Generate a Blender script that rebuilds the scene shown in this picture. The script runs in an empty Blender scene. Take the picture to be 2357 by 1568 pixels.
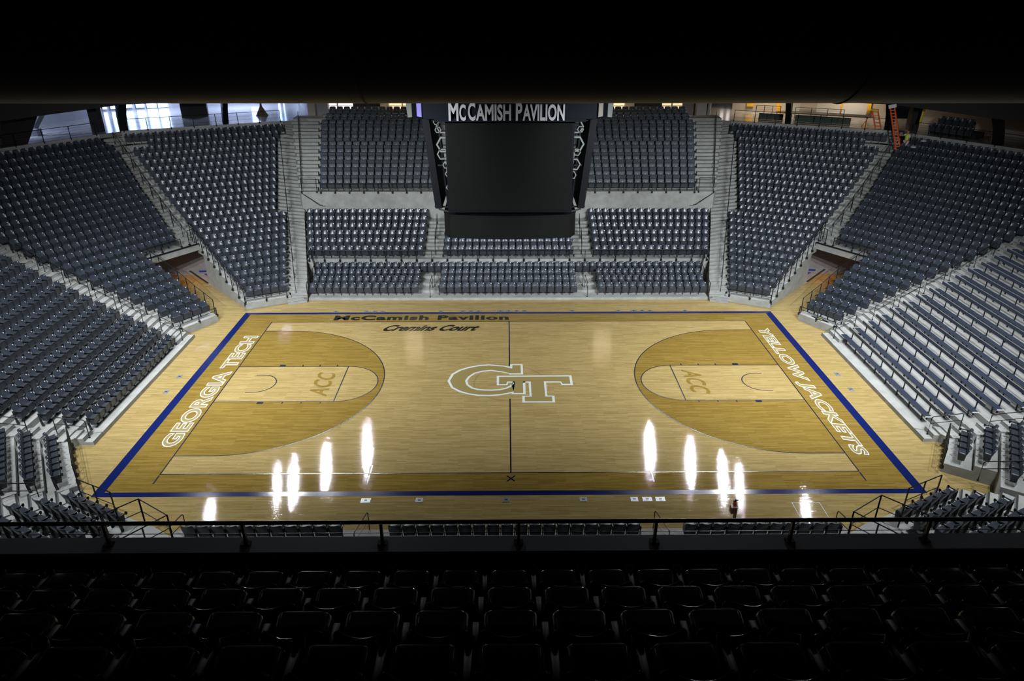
import bpy, bmesh, math, random
from mathutils import Vector, Matrix
from mathutils.geometry import tessellate_polygon
random.seed(7)
C = bpy.context.scene.collection
R = math.radians
S = bpy.context.scene

# ------------------------------------------------------------------ camera
CAM = Vector((-0.1713, -31.2857, 17.3344)); YAW, PITCH, ROLL, FPX = 0.00903, 0.44614, 0.00073, 1618.45
cd = bpy.data.cameras.new('camera'); cam = bpy.data.objects.new('camera', cd); C.objects.link(cam)
fw = Vector((math.sin(YAW)*math.cos(PITCH), math.cos(YAW)*math.cos(PITCH), -math.sin(PITCH)))
rt = Vector((math.cos(YAW), -math.sin(YAW), 0)); up = rt.cross(fw)
r2 = rt*math.cos(ROLL)+up*math.sin(ROLL); u2 = -rt*math.sin(ROLL)+up*math.cos(ROLL)
M = Matrix((r2, u2, -fw)).transposed().to_4x4(); M.translation = CAM
cam.matrix_world = M
cd.sensor_fit = 'HORIZONTAL'; cd.sensor_width = 36.0; cd.lens = FPX*36/2357; cd.clip_start = .05; cd.clip_end = 400
S.camera = cam
def project(p):
    d = Vector(p)-CAM; z = d.dot(fw)
    return (1178.5+FPX*d.dot(r2)/z, 784-FPX*d.dot(u2)/z, z) if z > .1 else (-1, -1, -1)

# ------------------------------------------------------------------ world, exposure
w = bpy.data.worlds.new('world'); S.world = w; w.use_nodes = True
w.node_tree.nodes['Background'].inputs[0].default_value = (.5, .6, .8, 1)
w.node_tree.nodes['Background'].inputs[1].default_value = .004
S.view_settings.view_transform = 'Standard'; S.view_settings.look = 'None'
S.view_settings.exposure = 0.0; S.view_settings.gamma = 1.0
try: S.view_settings.use_curve_mapping = False
except Exception: pass
S.cycles.max_bounces = 6; S.cycles.diffuse_bounces = 3; S.cycles.glossy_bounces = 3
S.cycles.sample_clamp_indirect = 4.0
try: S.cycles.use_denoising = True
except Exception: pass

# ------------------------------------------------------------------ materials
def mat(name, col, rough=.6, metal=0., var=0., vscale=3., bump=0., bscale=20., emit=None, estr=0., spec=.5, col2=None, stretch=None):
    m = bpy.data.materials.new(name); m.use_nodes = True; nt = m.node_tree; b = nt.nodes['Principled BSDF']
    b.inputs['Base Color'].default_value = (*col, 1); b.inputs['Roughness'].default_value = rough; b.inputs['Metallic'].default_value = metal
    b.inputs['Specular IOR Level'].default_value = spec
    tc = nt.nodes.new('ShaderNodeTexCoord'); src = tc.outputs['Object']
    if stretch:
        mp = nt.nodes.new('ShaderNodeMapping'); mp.inputs['Scale'].default_value = stretch
        nt.links.new(src, mp.inputs[0]); src = mp.outputs[0]
    if var > 0:
        n = nt.nodes.new('ShaderNodeTexNoise'); n.inputs['Scale'].default_value = vscale; n.inputs['Detail'].default_value = 6
        n.inputs['Roughness'].default_value = .65
        nt.links.new(src, n.inputs['Vector'])
        cr = nt.nodes.new('ShaderNodeValToRGB'); c2 = col2 or tuple(c*(1-var) for c in col)
        cr.color_ramp.elements[0].position = .32; cr.color_ramp.elements[0].color = (*c2, 1)
        cr.color_ramp.elements[1].position = .68; cr.color_ramp.elements[1].color = (*col, 1)
        nt.links.new(n.outputs[0], cr.inputs[0]); nt.links.new(cr.outputs[0], b.inputs['Base Color'])
    if bump > 0:
        n = nt.nodes.new('ShaderNodeTexNoise'); n.inputs['Scale'].default_value = bscale; n.inputs['Detail'].default_value = 3
        nt.links.new(src, n.inputs['Vector'])
        bp = nt.nodes.new('ShaderNodeBump'); bp.inputs['Strength'].default_value = bump; bp.inputs['Distance'].default_value = .02
        nt.links.new(n.outputs[0], bp.inputs['Height']); nt.links.new(bp.outputs[0], b.inputs['Normal'])
    if emit:
        b.inputs['Emission Color'].default_value = (*emit, 1); b.inputs['Emission Strength'].default_value = estr
    return m

def wood(name, a, bcol, dark, rough=.05):
    """narrow strip boards running along x, each with its own tone, under glossy lacquer"""
    m = bpy.data.materials.new(name); m.use_nodes = True; nt = m.node_tree; P = nt.nodes['Principled BSDF']; L = nt.links.new
    tc = nt.nodes.new('ShaderNodeTexCoord')
    br = nt.nodes.new('ShaderNodeTexBrick'); br.offset = .37; br.offset_frequency = 3
    br.inputs['Scale'].default_value = 1; br.inputs['Brick Width'].default_value = 1.1; br.inputs['Row Height'].default_value = .075
    br.inputs['Mortar Size'].default_value = .0012; br.inputs['Bias'].default_value = 0
    br.inputs['Color1'].default_value = (*a, 1); br.inputs['Color2'].default_value = (*bcol, 1); br.inputs['Mortar'].default_value = (*dark, 1)
    L(tc.outputs['Object'], br.inputs['Vector'])
    mp = nt.nodes.new('ShaderNodeMapping'); mp.inputs['Scale'].default_value = (.45, 5.5, 1); L(tc.outputs['Object'], mp.inputs[0])
    n = nt.nodes.new('ShaderNodeTexNoise'); n.inputs['Scale'].default_value = 2.2; n.inputs['Detail'].default_value = 8; n.inputs['Roughness'].default_value = .75
    L(mp.outputs[0], n.inputs['Vector'])
    cr = nt.nodes.new('ShaderNodeValToRGB'); cr.color_ramp.elements[0].position = .30; cr.color_ramp.elements[0].color = (.70, .66, .58, 1)
    cr.color_ramp.elements[1].position = .62; cr.color_ramp.elements[1].color = (1.06, 1.05, 1.03, 1)
    L(n.outputs[0], cr.inputs[0])
    mx = nt.nodes.new('ShaderNodeMix'); mx.data_type = 'RGBA'; mx.blend_type = 'MULTIPLY'; mx.inputs[0].default_value = 1
    L(br.outputs[0], mx.inputs[6]); L(cr.outputs[0], mx.inputs[7]); L(mx.outputs[2], P.inputs['Base Color'])
    P.inputs['Roughness'].default_value = rough; P.inputs['Specular IOR Level'].default_value = .26
    mp2 = nt.nodes.new('ShaderNodeMapping'); mp2.inputs['Scale'].default_value = (.7, 7.0, 1); L(tc.outputs['Object'], mp2.inputs[0])
    n2 = nt.nodes.new('ShaderNodeTexNoise'); n2.inputs['Scale'].default_value = 3; n2.inputs['Detail'].default_value = 3; L(mp2.outputs[0], n2.inputs['Vector'])
    bp = nt.nodes.new('ShaderNodeBump'); bp.inputs['Strength'].default_value = .22; bp.inputs['Distance'].default_value = .01
    L(n2.outputs[0], bp.inputs['Height']); L(bp.outputs[0], P.inputs['Normal'])
    return m

M_ = dict(
 maple=wood('maple_boards', (.47, .36, .160), (.37, .275, .108), (.22, .15, .05)),
 stain=wood('gold_stained_boards', (.31, .215, .055), (.235, .155, .032), (.13, .085, .015)),
 navy=mat('navy_paint', (.007, .015, .105), .14, bump=.05, bscale=6, spec=.3),
 line=mat('dark_line_paint', (.010, .012, .035), .2),
 black=mat('black_lettering_paint', (.008, .008, .008), .2),
 white=mat('white_lettering_paint', (.72, .76, .74), .25),
 gold=mat('gold_lettering_paint', (.30, .235, .085), .35, spec=.3),
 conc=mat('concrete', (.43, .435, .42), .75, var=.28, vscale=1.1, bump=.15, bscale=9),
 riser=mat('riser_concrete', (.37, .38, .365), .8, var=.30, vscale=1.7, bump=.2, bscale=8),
 nose=mat('dark_nosing', (.03, .032, .035), .6),
 shell=mat('grey_seat_shell', (.043, .055, .076), .30, var=.12, vscale=6),
 pan=mat('grey_seat_pan', (.036, .043, .056), .36, var=.12, vscale=6),
 tag=mat('silver_number_plate', (.85, .88, .92), .3),
 pad=mat('charcoal_upholstery', (.040, .052, .068), .5, bump=.2, bscale=60),
 arm=mat('black_arm_plastic', (.012, .013, .015), .35),
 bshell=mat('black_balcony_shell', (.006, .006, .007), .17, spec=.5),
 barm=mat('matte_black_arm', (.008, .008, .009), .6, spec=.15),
 steel=mat('black_steel', (.012, .014, .018), .32, metal=.3),
 bench=mat('dark_blue_bench', (.035, .047, .075), .3, var=.15, vscale=2, stretch=(1, .1, 1)),
 alu=mat('aluminium', (.62, .63, .65), .3, metal=1),
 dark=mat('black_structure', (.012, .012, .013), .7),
 duct=mat('dark_duct_skin', (.060, .058, .050), .55, var=.15, vscale=2),
 ceil=mat('black_ceiling', (.010, .010, .011), .9),
 soff=mat('dark_soffit', (.020, .021, .025), .8, bump=.3, bscale=14),
 wall=mat('beige_wall', (.44, .40, .35), .8, var=.12, vscale=1.5),
 plaster=mat('grey_wall', (.33, .33, .36), .7, var=.15, vscale=.9),
 brown=mat('brown_tunnel_wall', (.26, .22, .205), .75, var=.25, vscale=1.2),
 yellow=mat('yellow_wall', (.75, .42, .02), .6),
 floor2=mat('polished_concourse', (.30, .29, .29), .16, var=.2, vscale=.8),
 cab=mat('white_cabinet', (.62, .62, .62), .5),
 glass=mat('tinted_glass', (.08, .11, .10), .08),
 led=mat('dark_led_screen', (.0075, .008, .0078), .6, spec=.15, bump=.1, bscale=90),
 frame=mat('scoreboard_frame', (.004, .005, .008), .45, spec=.3),
 blueframe=mat('scoreboard_header', (.006, .009, .017), .35, spec=.4),
 letter=mat('raised_pale_lettering', (.80, .82, .86), .45),
 hexm=mat('pale_hexagon_frame', (.30, .33, .31), .4),
 sky=mat('daylight_window', (.5, .6, .9), .3, emit=(.42, .60, 1.0), estr=5.0),
 purple=mat('purple_lit_panel', (.3, .25, .6), .4, emit=(.25, .25, .75), estr=.55),
 suite=mat('lit_suite_window', (.8, .7, .5), .4, emit=(1.0, .80, .48), estr=.85),
 suitew=mat('bright_suite_window', (.8, .8, .8), .4, emit=(1.0, .90, .85), estr=1.7),
 lamp=mat('lamp_lens', (.9, .9, .9), .3, emit=(.92, .96, 1.0), estr=70.0),
 orange=mat('orange_fibreglass', (.75, .11, .02), .5),
 yel=mat('yellow_plastic', (.80, .62, .03), .5),
 vest=mat('neon_vest', (.55, .80, .04), .7),
 shirt=mat('white_cloth', (.62, .60, .60), .8),
 skin=mat('skin', (.42, .20, .12), .6),
 hair=mat('dark_hair', (.02, .014, .01), .7),
 red=mat('red_box_paint', (.28, .05, .035), .5),
 woodp=mat('brown_post', (.16, .115, .06), .6),
 plate=mat('grey_floor_plate', (.36, .38, .40), .35, metal=.4),
 bluep=mat('blue_floor_tape', (.02, .04, .42), .5),
)

# ------------------------------------------------------------------ mesh builder
class MB:
    def __init__(s): s.v = []; s.f = []; s.m = []; s.mi = 0
    def add(s, vs, fs):
        o = len(s.v); s.v += [tuple(p) for p in vs]; s.f += [tuple(o+i for i in f) for f in fs]; s.m += [s.mi]*len(fs); return s
    def box(s, x0, y0, z0, x1, y1, z1):
        return s.add([(x0,y0,z0),(x1,y0,z0),(x1,y1,z0),(x0,y1,z0),(x0,y0,z1),(x1,y0,z1),(x1,y1,z1),(x0,y1,z1)],
                     [(0,3,2,1),(4,5,6,7),(0,1,5,4),(1,2,6,5),(2,3,7,6),(3,0,4,7)])
    def prism(s, poly, z0, z1, side=None, top=None):
        n = len(poly); vs = [(p[0], p[1], z0) for p in poly]+[(p[0], p[1], z1) for p in poly]
        o = s.mi
        if top is not None: s.mi = top
        s.add(vs, [tuple(range(n-1, -1, -1)), tuple(range(n, 2*n))])
        if side is not None: s.mi = side
        s.add(vs, [(i, (i+1) % n, n+(i+1) % n, n+i) for i in range(n)]); s.mi = o
        return s
    def extr(s, poly, a, b):
        """poly in the y,z plane pushed from x=a to x=b"""
        n = len(poly); vs = [(a, p[0], p[1]) for p in poly]+[(b, p[0], p[1]) for p in poly]
        return s.add(vs, [tuple(range(n-1, -1, -1)), tuple(range(n, 2*n))]+[(i, (i+1) % n, n+(i+1) % n, n+i) for i in range(n)])
    def flat(s, poly, z):
        poly3 = [Vector((p[0], p[1], z)) for p in poly]
        return s.add(poly3, tessellate_polygon([poly3]))
    def bar(s, a, b, wx, wz=None, upv=(0, 0, 1)):
        a = Vector(a); b = Vector(b); d = (b-a).normalized(); wz = wz or wx
        x = d.cross(Vector(upv))
        if x.length < 1e-4: x = d.cross(Vector((1, 0, 0)))
        x.normalize(); y = x.cross(d); vs = []
        for p in (a, b):
            for i, j in ((-1,-1),(1,-1),(1,1),(-1,1)): vs.append(p+x*i*wx/2+y*j*wz/2)
        return s.add(vs, [(0,3,2,1),(4,5,6,7),(0,1,5,4),(1,2,6,5),(2,3,7,6),(3,0,4,7)])
    def tube(s, pts, r, seg=6, closed=False):
        pts = [Vector(p) for p in pts]; n = len(pts); o = len(s.v); fs = []
        prev = None; vs = []
        for i, p in enumerate(pts):
            d = (pts[min(i+1, n-1)]-pts[max(i-1, 0)])
            d = d.normalized() if d.length > 1e-9 else Vector((0, 0, 1))
            x = d.cross(Vector((0, 0, 1)))
            if x.length < 1e-3: x = prev or d.cross(Vector((1, 0, 0)))
            x = x.normalized(); y = x.cross(d).normalized(); x = d.cross(y).normalized()*-1 if False else x; prev = x
            for k in range(seg):
                t = 2*math.pi*k/seg; vs.append(p+x*math.cos(t)*r+y*math.sin(t)*r)
        for i in range(n-1):
            for k in range(seg): fs.append((i*seg+k, i*seg+(k+1) % seg, (i+1)*seg+(k+1) % seg, (i+1)*seg+k))
        fs.append(tuple(range(seg-1, -1, -1))); fs.append(tuple((n-1)*seg+k for k in range(seg)))
        return s.add(vs, fs)
    def lathe(s, prof, cx, cy, seg=16):
        vs = []; fs = []
        for r, z in prof:
            for k in range(seg): t = 2*math.pi*k/seg; vs.append((cx+r*math.cos(t), cy+r*math.sin(t), z))
        for i in range(len(prof)-1):
            for k in range(seg): fs.append((i*seg+k, i*seg+(k+1) % seg, (i+1)*seg+(k+1) % seg, (i+1)*seg+k))
        fs.append(tuple(range(seg-1, -1, -1))); fs.append(tuple((len(prof)-1)*seg+k for k in range(seg)))
        return s.add(vs, fs)
    def mesh(s, name, mats, smooth=False):
        me = bpy.data.meshes.new(name); me.from_pydata(s.v, [], s.f)
        for mm in mats: me.materials.append(M_[mm] if isinstance(mm, str) else mm)
        if len(mats) > 1: me.polygons.foreach_set('material_index', s.m)
        bm = bmesh.new(); bm.from_mesh(me); bmesh.ops.recalc_face_normals(bm, faces=bm.faces); bm.to_mesh(me); bm.free()
        if smooth:
            me.polygons.foreach_set('use_smooth', [True]*len(me.polygons))
            try: me.set_sharp_from_angle(angle=R(42))
            except Exception: pass
        me.update(); return me
    def build(s, name, mats, parent=None, smooth=False, **kw):
        if not isinstance(mats, (list, tuple)): mats = [mats]
        o = bpy.data.objects.new(name, s.mesh(name, mats, smooth)); C.objects.link(o)
        if parent is not None: o.parent = parent
        return tag(o, **kw)
def tag(o, label=None, cat=None, group=None, kind=None):
    if label: o['label'] = label
    if cat: o['category'] = cat
    if group: o['group'] = group
    if kind: o['kind'] = kind
    return o
def empty(name, loc=(0, 0, 0), rz=0., **kw):
    o = bpy.data.objects.new(name, None); C.objects.link(o); o.location = loc; o.rotation_euler = (0, 0, rz); o.empty_display_size = .2
    return tag(o, **kw)
def at_origin(o, parent):   # child whose mesh is in world coordinates under an Empty placed at a base point
    o.parent = parent; o.matrix_parent_inverse = Matrix.Translation(-Vector(parent.location)); return o
ORD = ['first','second','third','fourth','fifth','sixth','seventh','eighth','ninth','tenth','eleventh','twelfth','thirteenth','fourteenth','fifteenth','sixteenth','seventeenth','eighteenth','nineteenth','twentieth']
def ordn(i):
    if i < 20: return ORD[i]
    tens = {2:'twenty',3:'thirty',4:'forty',5:'fifty'}; n = i+1
    if n % 10 == 0: return {20:'twentieth',30:'thirtieth',40:'fortieth',50:'fiftieth'}[n]
    return tens[n//10]+'-'+ORD[n % 10-1]

# ------------------------------------------------------------------ arena lamps (ring of floodlights under the roof)
def aim(o, tgt):
    d = Vector(tgt)-o.location; o.rotation_euler = d.to_track_quat('-Z', 'Y').to_euler()
LAMPS = [(12.1, 19.1), (15.1, 17.0), (17.2, 14.8), (18.3, 13.9), (22.2, 10.2)]
TG = {-1: [(5, 13), (13, 13), (18, 9), (17, -8), (19, -3)], 1: [(14, -9), (18, -10), (21, -6), (16, 7.5), (20, 3)]}
LAMP_POWER = 8600.; LAMP_SHARE = {-1: (2.4, 2.1, 1.5, .60, .40), 1: (.55, .62, .55, .30, .30)}
for sy in (1, -1):
    for sx in (-1, 1):
        for i, (lx, ly) in enumerate(LAMPS):
            p = Vector((sx*lx, sy*ly, 17.2)); t = Vector((sx*TG[sy][i][0], TG[sy][i][1], 1.5)); d = (t-p).normalized()
            side = 'left' if sx < 0 else 'right'; fn = 'far' if sy > 0 else 'near'
            root = empty('arena_floodlight', p, label='black floodlight, %s from the middle on the %s %s ring' % (ORD[i], fn, side), cat='floodlight', group='floodlights on the catwalk ring')
            b = MB(); q = d.to_track_quat('-Z', 'Y').to_matrix().to_4x4()
            b.lathe([(.08, .40), (.12, .32), (.20, .0), (.23, .0), (.23, .02), (.15, .34), (.10, .44)], 0, 0, 20)
            b.v = [tuple(q @ Vector(v)) for v in b.v]; b.build('housing', 'steel', root, True)
            l = MB(); l.lathe([(.16, .02), (.16, .03)], 0, 0, 20); l.v = [tuple(q @ Vector(v)) for v in l.v]
            l.build('lens', 'lamp', root)
            y = MB(); y.bar((0, 0, .1), (0, 0, 1.3), .06); y.build('yoke', 'steel', root)
            ld = bpy.data.lights.new('floodlight', 'SPOT'); ld.energy = LAMP_POWER*LAMP_SHARE[sy][i]; ld.color = (.93, .97, 1.0)
            ld.spot_size = R(76 if sy < 0 else 96); ld.spot_blend = 1.0; ld.shadow_soft_size = .11
            lo = bpy.data.objects.new('floodlight_beam', ld); C.objects.link(lo); lo.location = p+d*.12; aim(lo, t)

# unseen fascia added in front of the near lamps: it cuts their light off the topmost far rows
for sx in (-1, 1):
    pts = [(8.5, 18.9)]+[(lx*.93, ly*.93) for lx, ly in LAMPS]+[(22.5, 6.0)]
    b = MB()
    for (ax, ay), (cx, cy) in zip(pts, pts[1:]): b.bar((sx*ax, -ay, 17.62), (sx*cx, -cy, 17.24), .06, 1.40)
    b.build('trim_light_blocker_%s' % ('left' if sx < 0 else 'right'), 'dark', kind='structure', label='unseen black fascia added to shade the topmost far rows')
# ------------------------------------------------------------------ floor and court
G = MB(); G.box(-70, -50, -.4, 70, 60, -.004); G.build('floor', 'conc', kind='structure', label='concrete slab under the whole arena')
FL = MB(); FL.flat([(-26, -20), (26, -20), (26, 15.9), (-26, 15.9)], 0.0)
floor = FL.build('floor_court', 'maple', kind='structure', label='glossy pale maple basketball floor')
def rect(b, x0, y0, x1, y1, z): b.flat([(x0, y0), (x1, y0), (x1, y1), (x0, y1)], z)
def ring(b, pts, w, z, closed=False):
    n = len(pts)
    P = [Vector((p[0], p[1], 0)) for p in pts]; L = []; Rr = []
    for i in range(n):
        a = P[i-1] if (i > 0 or closed) else P[i]; c = P[(i+1) % n] if (i < n-1 or closed) else P[i]
        d = (c-a).normalized(); nn = Vector((-d.y, d.x, 0)); L.append(P[i]+nn*w/2); Rr.append(P[i]-nn*w/2)
    m = n if closed else n-1
    for i in range(m):
        j = (i+1) % n; b.add([(q.x, q.y, z) for q in (L[i], L[j], Rr[j], Rr[i])], [(0, 1, 2, 3)])
LX, LY = 14.325, 7.62
NX, NY = 15.98, 8.80     # inner edge of navy border
st = MB()
rect(st, -NX, LY, NX, NY, .002); rect(st, -NX, -NY, NX, -LY, .002); rect(st, -NX, -LY, -LX, LY, .002); rect(st, LX, -LY, NX, LY, .002)
def arc3(sx, r=6.325, n=48):
    cx = LX-1.575; pts = [(sx*LX, -r), ]
    for i in range(n+1):
        t = -math.pi/2+math.pi*i/n; pts.append((sx*(cx-r*math.cos(t)), r*math.sin(t)))
    pts.append((sx*LX, r)); return pts
def lane(sx, n=24):
    x = LX-5.79; pts = [(sx*LX, -1.83)]
    for i in range(n+1):
        t = -math.pi/2+math.pi*i/n; pts.append((sx*(x-1.83*math.cos(t)), 1.83*math.sin(t)))
    pts.append((sx*LX, 1.83)); return pts
for sx in (-1, 1): st.flat(arc3(sx)+lane(sx)[::-1], .002)
st.build('stained_zone', 'stain', floor, label='gold-stained boards around the court and inside the arcs')
nb = MB()
ox, oy = 16.38, 9.08
rect(nb, -ox, NY, ox, oy, .004); rect(nb, -ox, -oy, ox, -NY, .004); rect(nb, -ox, -NY, -NX, NY, .004); rect(nb, NX, -NY, ox, NY, .004)
nb.build('navy_border', 'navy', floor, label='navy blue painted border')
ln = MB(); w5 = .05; Z = .006
for sy in (-1, 1): rect(ln, -LX-.025, sy*LY-.025, LX+.025, sy*LY+.025, Z)
for sx in (-1, 1):
    rect(ln, sx*LX-.025, -LY, sx*LX+.025, LY, Z)
    ring(ln, arc3(sx), .05, Z+.0005); ring(ln, lane(sx), .05, Z+.001)
    rect(ln, sx*(LX-5.79)-.025, -1.83, sx*(LX-5.79)+.025, 1.83, Z+.0015)
    cx = LX-1.575; ra = [(sx*(cx+.36), -.9)]+[(sx*(cx-.9*math.cos(t)), .9*math.sin(t)) for t in [(-.5+i/16)*math.pi for i in range(17)]]+[(sx*(cx+.36), .9)]
    ring(ln, ra, .05, Z)
    for sy in (-1, 1):
        x = sx*(LX-2.13-.15); rect(ln, x-.15, sy*1.86, x+.15, sy*2.04, Z)
        for d in (3.35, 4.26, 5.18): x = sx*(LX-d); rect(ln, x-.03, sy*1.86, x+.03, sy*2.02, Z)
    rect(ln, sx*LX-.03, -8.25, sx*LX+.03, -LY-.08, Z); x = sx*5.76
    rect(ln, x-.03, -LY+.03, x+.03, -7.05, Z); rect(ln, x-.03, -8.27, x+.03, -LY-.08, Z)
rect(ln, -.03, -LY, .03, -1.62, Z); rect(ln, -.03, 1.85, .03, LY, Z); rect(ln, -.03, 1.25, .03, 1.36, Z); rect(ln, -.03, .43, .03, .72, Z)
for a in (1, -1): ln.add([(-.19, -8.01-a*.17, Z+.0004*a), (-.13, -8.01-a*.2, Z+.0004*a), (.19, -8.01+a*.17, Z+.0004*a), (.13, -8.01+a*.2, Z+.0004*a)], [(0, 1, 2, 3)])
ln.build('court_line', 'line', floor, label='thin dark blue court lines')
cc = MB(); 
ring(cc, [(1.83*math.cos(t), 1.83*math.sin(t)) for t in [i*math.pi/32 for i in range(64)]], .012, .0055, True)
ring(cc, [(1.78*math.cos(t), 1.78*math.sin(t)) for t in [i*math.pi/32 for i in range(64)]], .008, .0055, True)
cc.build('centre_circle', mat('faint_line', (.24, .16, .10), .3), floor)

# traced outline of the interlocking centre emblem, in metres on the floor
GT = {'wo': [(0.031, 1.704), (-0.34, 1.85), (-1.087, 1.991), (-1.635, 1.927), (-2.175, 1.72), (-2.663, 1.391), (-3.019, 0.945), (-3.175, 0.154), (-2.936, -0.534), (-2.523, -0.96), (-2.037, -1.204), (-1.561, -1.352), (-1.018, -1.377), (-0.513, -1.309), (-0.114, -1.182), (0.086, -1.089)], 'wi': [(-0.031, 0.938), (-0.415, 1.087), (-0.976, 1.255), (-1.417, 1.16), (-1.794, 0.952), (-2.045, 0.577), (-2.159, 0.185), (-2.084, -0.2), (-1.849, -0.505), (-1.548, -0.664), (-1.252, -0.718), (-0.921, -0.728), (-0.554, -0.686), (-0.223, -0.554), (-0.0, -0.33), (0.151, -0.01)], 'wp': [[(0.033, 1.999), (0.698, 1.994), (0.703, 0.852), (-0.031, 0.858), (-0.029, 1.413), (0.031, 1.704)], [(0.094, -0.178), (0.086, -1.184), (0.776, -1.189), (0.791, 0.124), (0.153, 0.129)], [(-0.672, 0.71), (3.193, 0.737), (3.19, -0.301), (2.609, -0.304), (2.566, -0.02), (1.844, -0.015), (1.833, -1.327), (2.183, -1.344), (2.177, -2.002), (0.594, -2.004), (0.601, -1.347), (0.963, -1.349), (0.952, -0.016), (-0.073, -0.008), (-0.112, -0.299), (-0.661, -0.295)]], 'go': [(0.135, 1.494), (-0.301, 1.731), (-1.085, 1.872), (-1.592, 1.8), (-2.091, 1.594), (-2.542, 1.308), (-2.899, 0.863), (-3.05, 0.192), (-2.848, -0.46), (-2.457, -0.835), (-2.006, -1.095), (-1.529, -1.229), (-1.02, -1.255), (-0.514, -1.186), (-0.114, -1.051), (0.187, -0.914)], 'gi': [(0.046, 0.986), (-0.377, 1.185), (-0.978, 1.37), (-1.459, 1.275), (-1.874, 1.041), (-2.161, 0.618), (-2.283, 0.186), (-2.194, -0.237), (-1.956, -0.579), (-1.618, -0.768), (-1.286, -0.829), (-0.919, -0.847), (-0.516, -0.805), (-0.149, -0.645), (0.11, -0.406), (0.272, 0.09)], 'gp': [[(0.15, 1.888), (0.582, 1.885), (0.583, 0.982), (0.046, 0.986), (0.135, 1.494)], [(0.11, -0.406), (0.187, -0.914), (0.185, -1.075), (0.658, -1.079), (0.663, 0.087), (0.272, 0.09)], [(-0.546, 0.59), (3.068, 0.618), (3.068, -0.163), (2.668, -0.16), (2.611, 0.087), (1.729, 0.094), (1.733, -1.434), (2.058, -1.437), (2.052, -1.89), (0.722, -1.88), (0.726, -1.441), (1.065, -1.443), (1.068, 0.084), (-0.129, 0.093), (-0.186, -0.176), (-0.547, -0.174)]]}
def mk(poly, z, b): b.flat(poly, z)
for key, nm, mt, z in (('w', 'emblem_outline', 'white', .008), ('g', 'emblem_fill', 'gold', .011)):
    b = MB(); o, i = GT[key+'o'], GT[key+'i']
    for k in range(len(o)-1): b.add([(q[0], q[1], z) for q in (o[k], o[k+1], i[k+1], i[k])], [(0, 1, 2, 3)])
    for pl in GT[key+'p']: b.flat(pl, z)
    b.build(nm, mt, floor)

def text_mesh(body, offset=0., extrude=0., spacing=1., bevel=0.):
    cu = bpy.data.curves.new('t', 'FONT'); cu.body = body; cu.offset = offset; cu.extrude = extrude; cu.space_character = spacing
    cu.bevel_depth = bevel; cu.bevel_resolution = 1; cu.resolution_u = 4
    o = bpy.data.objects.new('t', cu); C.objects.link(o)
    dg = bpy.context.evaluated_depsgraph_get(); dg.update()
    me = bpy.data.meshes.new_from_object(o.evaluated_get(dg)); bpy.data.objects.remove(o); return me
def letters_mesh(body, offset, spacing):
    """each letter filled on its own, so neighbouring outlines may overlap"""
    vs, fs = [], []; c0 = None
    for i, ch in enumerate(body):
        if ch == ' ': continue
        a = text_mesh(body[:i+1], 0, 0, spacing); c = text_mesh(ch, 0, 0, 1); d = text_mesh(ch, offset, 0, 1)
        dx = bounds(a)[1]-bounds(c)[1]; o = len(vs)
        vs += [(v.co.x+dx, v.co.y, .0006*(i % 3)) for v in d.vertices]; fs += [tuple(o+q for q in p.vertices) for p in d.polygons]
        for m in (a, c, d): bpy.data.meshes.remove(m)
    me = bpy.data.meshes.new('letters'); me.from_pydata(vs, [], fs); return me
def bounds(me):
    xs = [v.co.x for v in me.vertices]; ys = [v.co.y for v in me.vertices]; return min(xs), max(xs), min(ys), max(ys)
def place_text(name, body, mt, org, ex, ey, width, height, offset=0., extrude=0., ref=None, shear=0., z=0., parent=None, spacing=1., bevel=0., thick=(0, 0, 1), label=None):
    """text box mapped on org + ex*x + ey*y, its caps stretched to width x height"""
    me0 = text_mesh(body, ref if ref is not None else offset, 0, spacing); x0, x1, y0, y1 = bounds(me0); bpy.data.meshes.remove(me0)
    me = letters_mesh(body, offset, spacing) if not extrude and offset > .05 else text_mesh(body, offset, extrude, spacing, bevel)
    ex = Vector(ex); ey = Vector(ey); th = Vector(thick); org = Vector(org)
    for v in me.vertices:
        yy = (v.co.y-y0)/(y1-y0)*height; xx = (v.co.x-x0)/(x1-x0)*(width-shear*height)+shear*yy
        v.co = org+ex*xx+ey*yy+th*(v.co.z+z)
    me.materials.clear(); me.materials.append(M_[mt]); o = bpy.data.objects.new(name, me); C.objects.link(o)
    if parent: o.parent = parent
    return tag(o, label=label)
# baseline words
for mt, off, z in (('white', .055, .008), ('gold', .012, .012)):
    nm = 'lettering_outline' if mt == 'white' else 'lettering'
    place_text(nm, 'GEORGIA TECH', mt, (-14.50, -5.62, 0), (0, 1, 0), (-1, 0, 0), 11.25, .78, off, 0, .03, 0, z, floor, spacing=1.06, label='GEORGIA TECH')
    place_text(nm, 'YELLOW JACKETS', mt, (14.52, 6.68, 0), (0, -1, 0), (1, 0, 0), 13.2, .80, off, 0, .03, .25, z, floor, spacing=1.06, label='YELLOW JACKETS')
place_text('lettering', 'McCamish Pavilion', 'black', (-10.68, 7.86, 0), (1, 0, 0), (0, 1, 0), 10.66, .72, .045, 0, .045, .0, .008, floor, spacing=1.12, label='McCamish Pavilion')
place_text('lettering', 'Cremins Court', 'black', (-7.6, 6.28, 0), (1, 0, 0), (0, 1, 0), 6.05, .86, .040, 0, .040, .6, .008, floor, label='Cremins Court')
place_text('lettering', 'ACC', 'stain', (-9.0, -1.33, 0), (0, 1, 0), (-1, 0, 0), 2.55, .95, .02, 0, .02, .25, .008, floor, label='ACC')
place_text('lettering', 'ACC', 'stain', (9.0, 1.33, 0), (0, -1, 0), (1, 0, 0), 2.55, .95, .02, 0, .02, .25, .008, floor, label='ACC')

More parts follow.
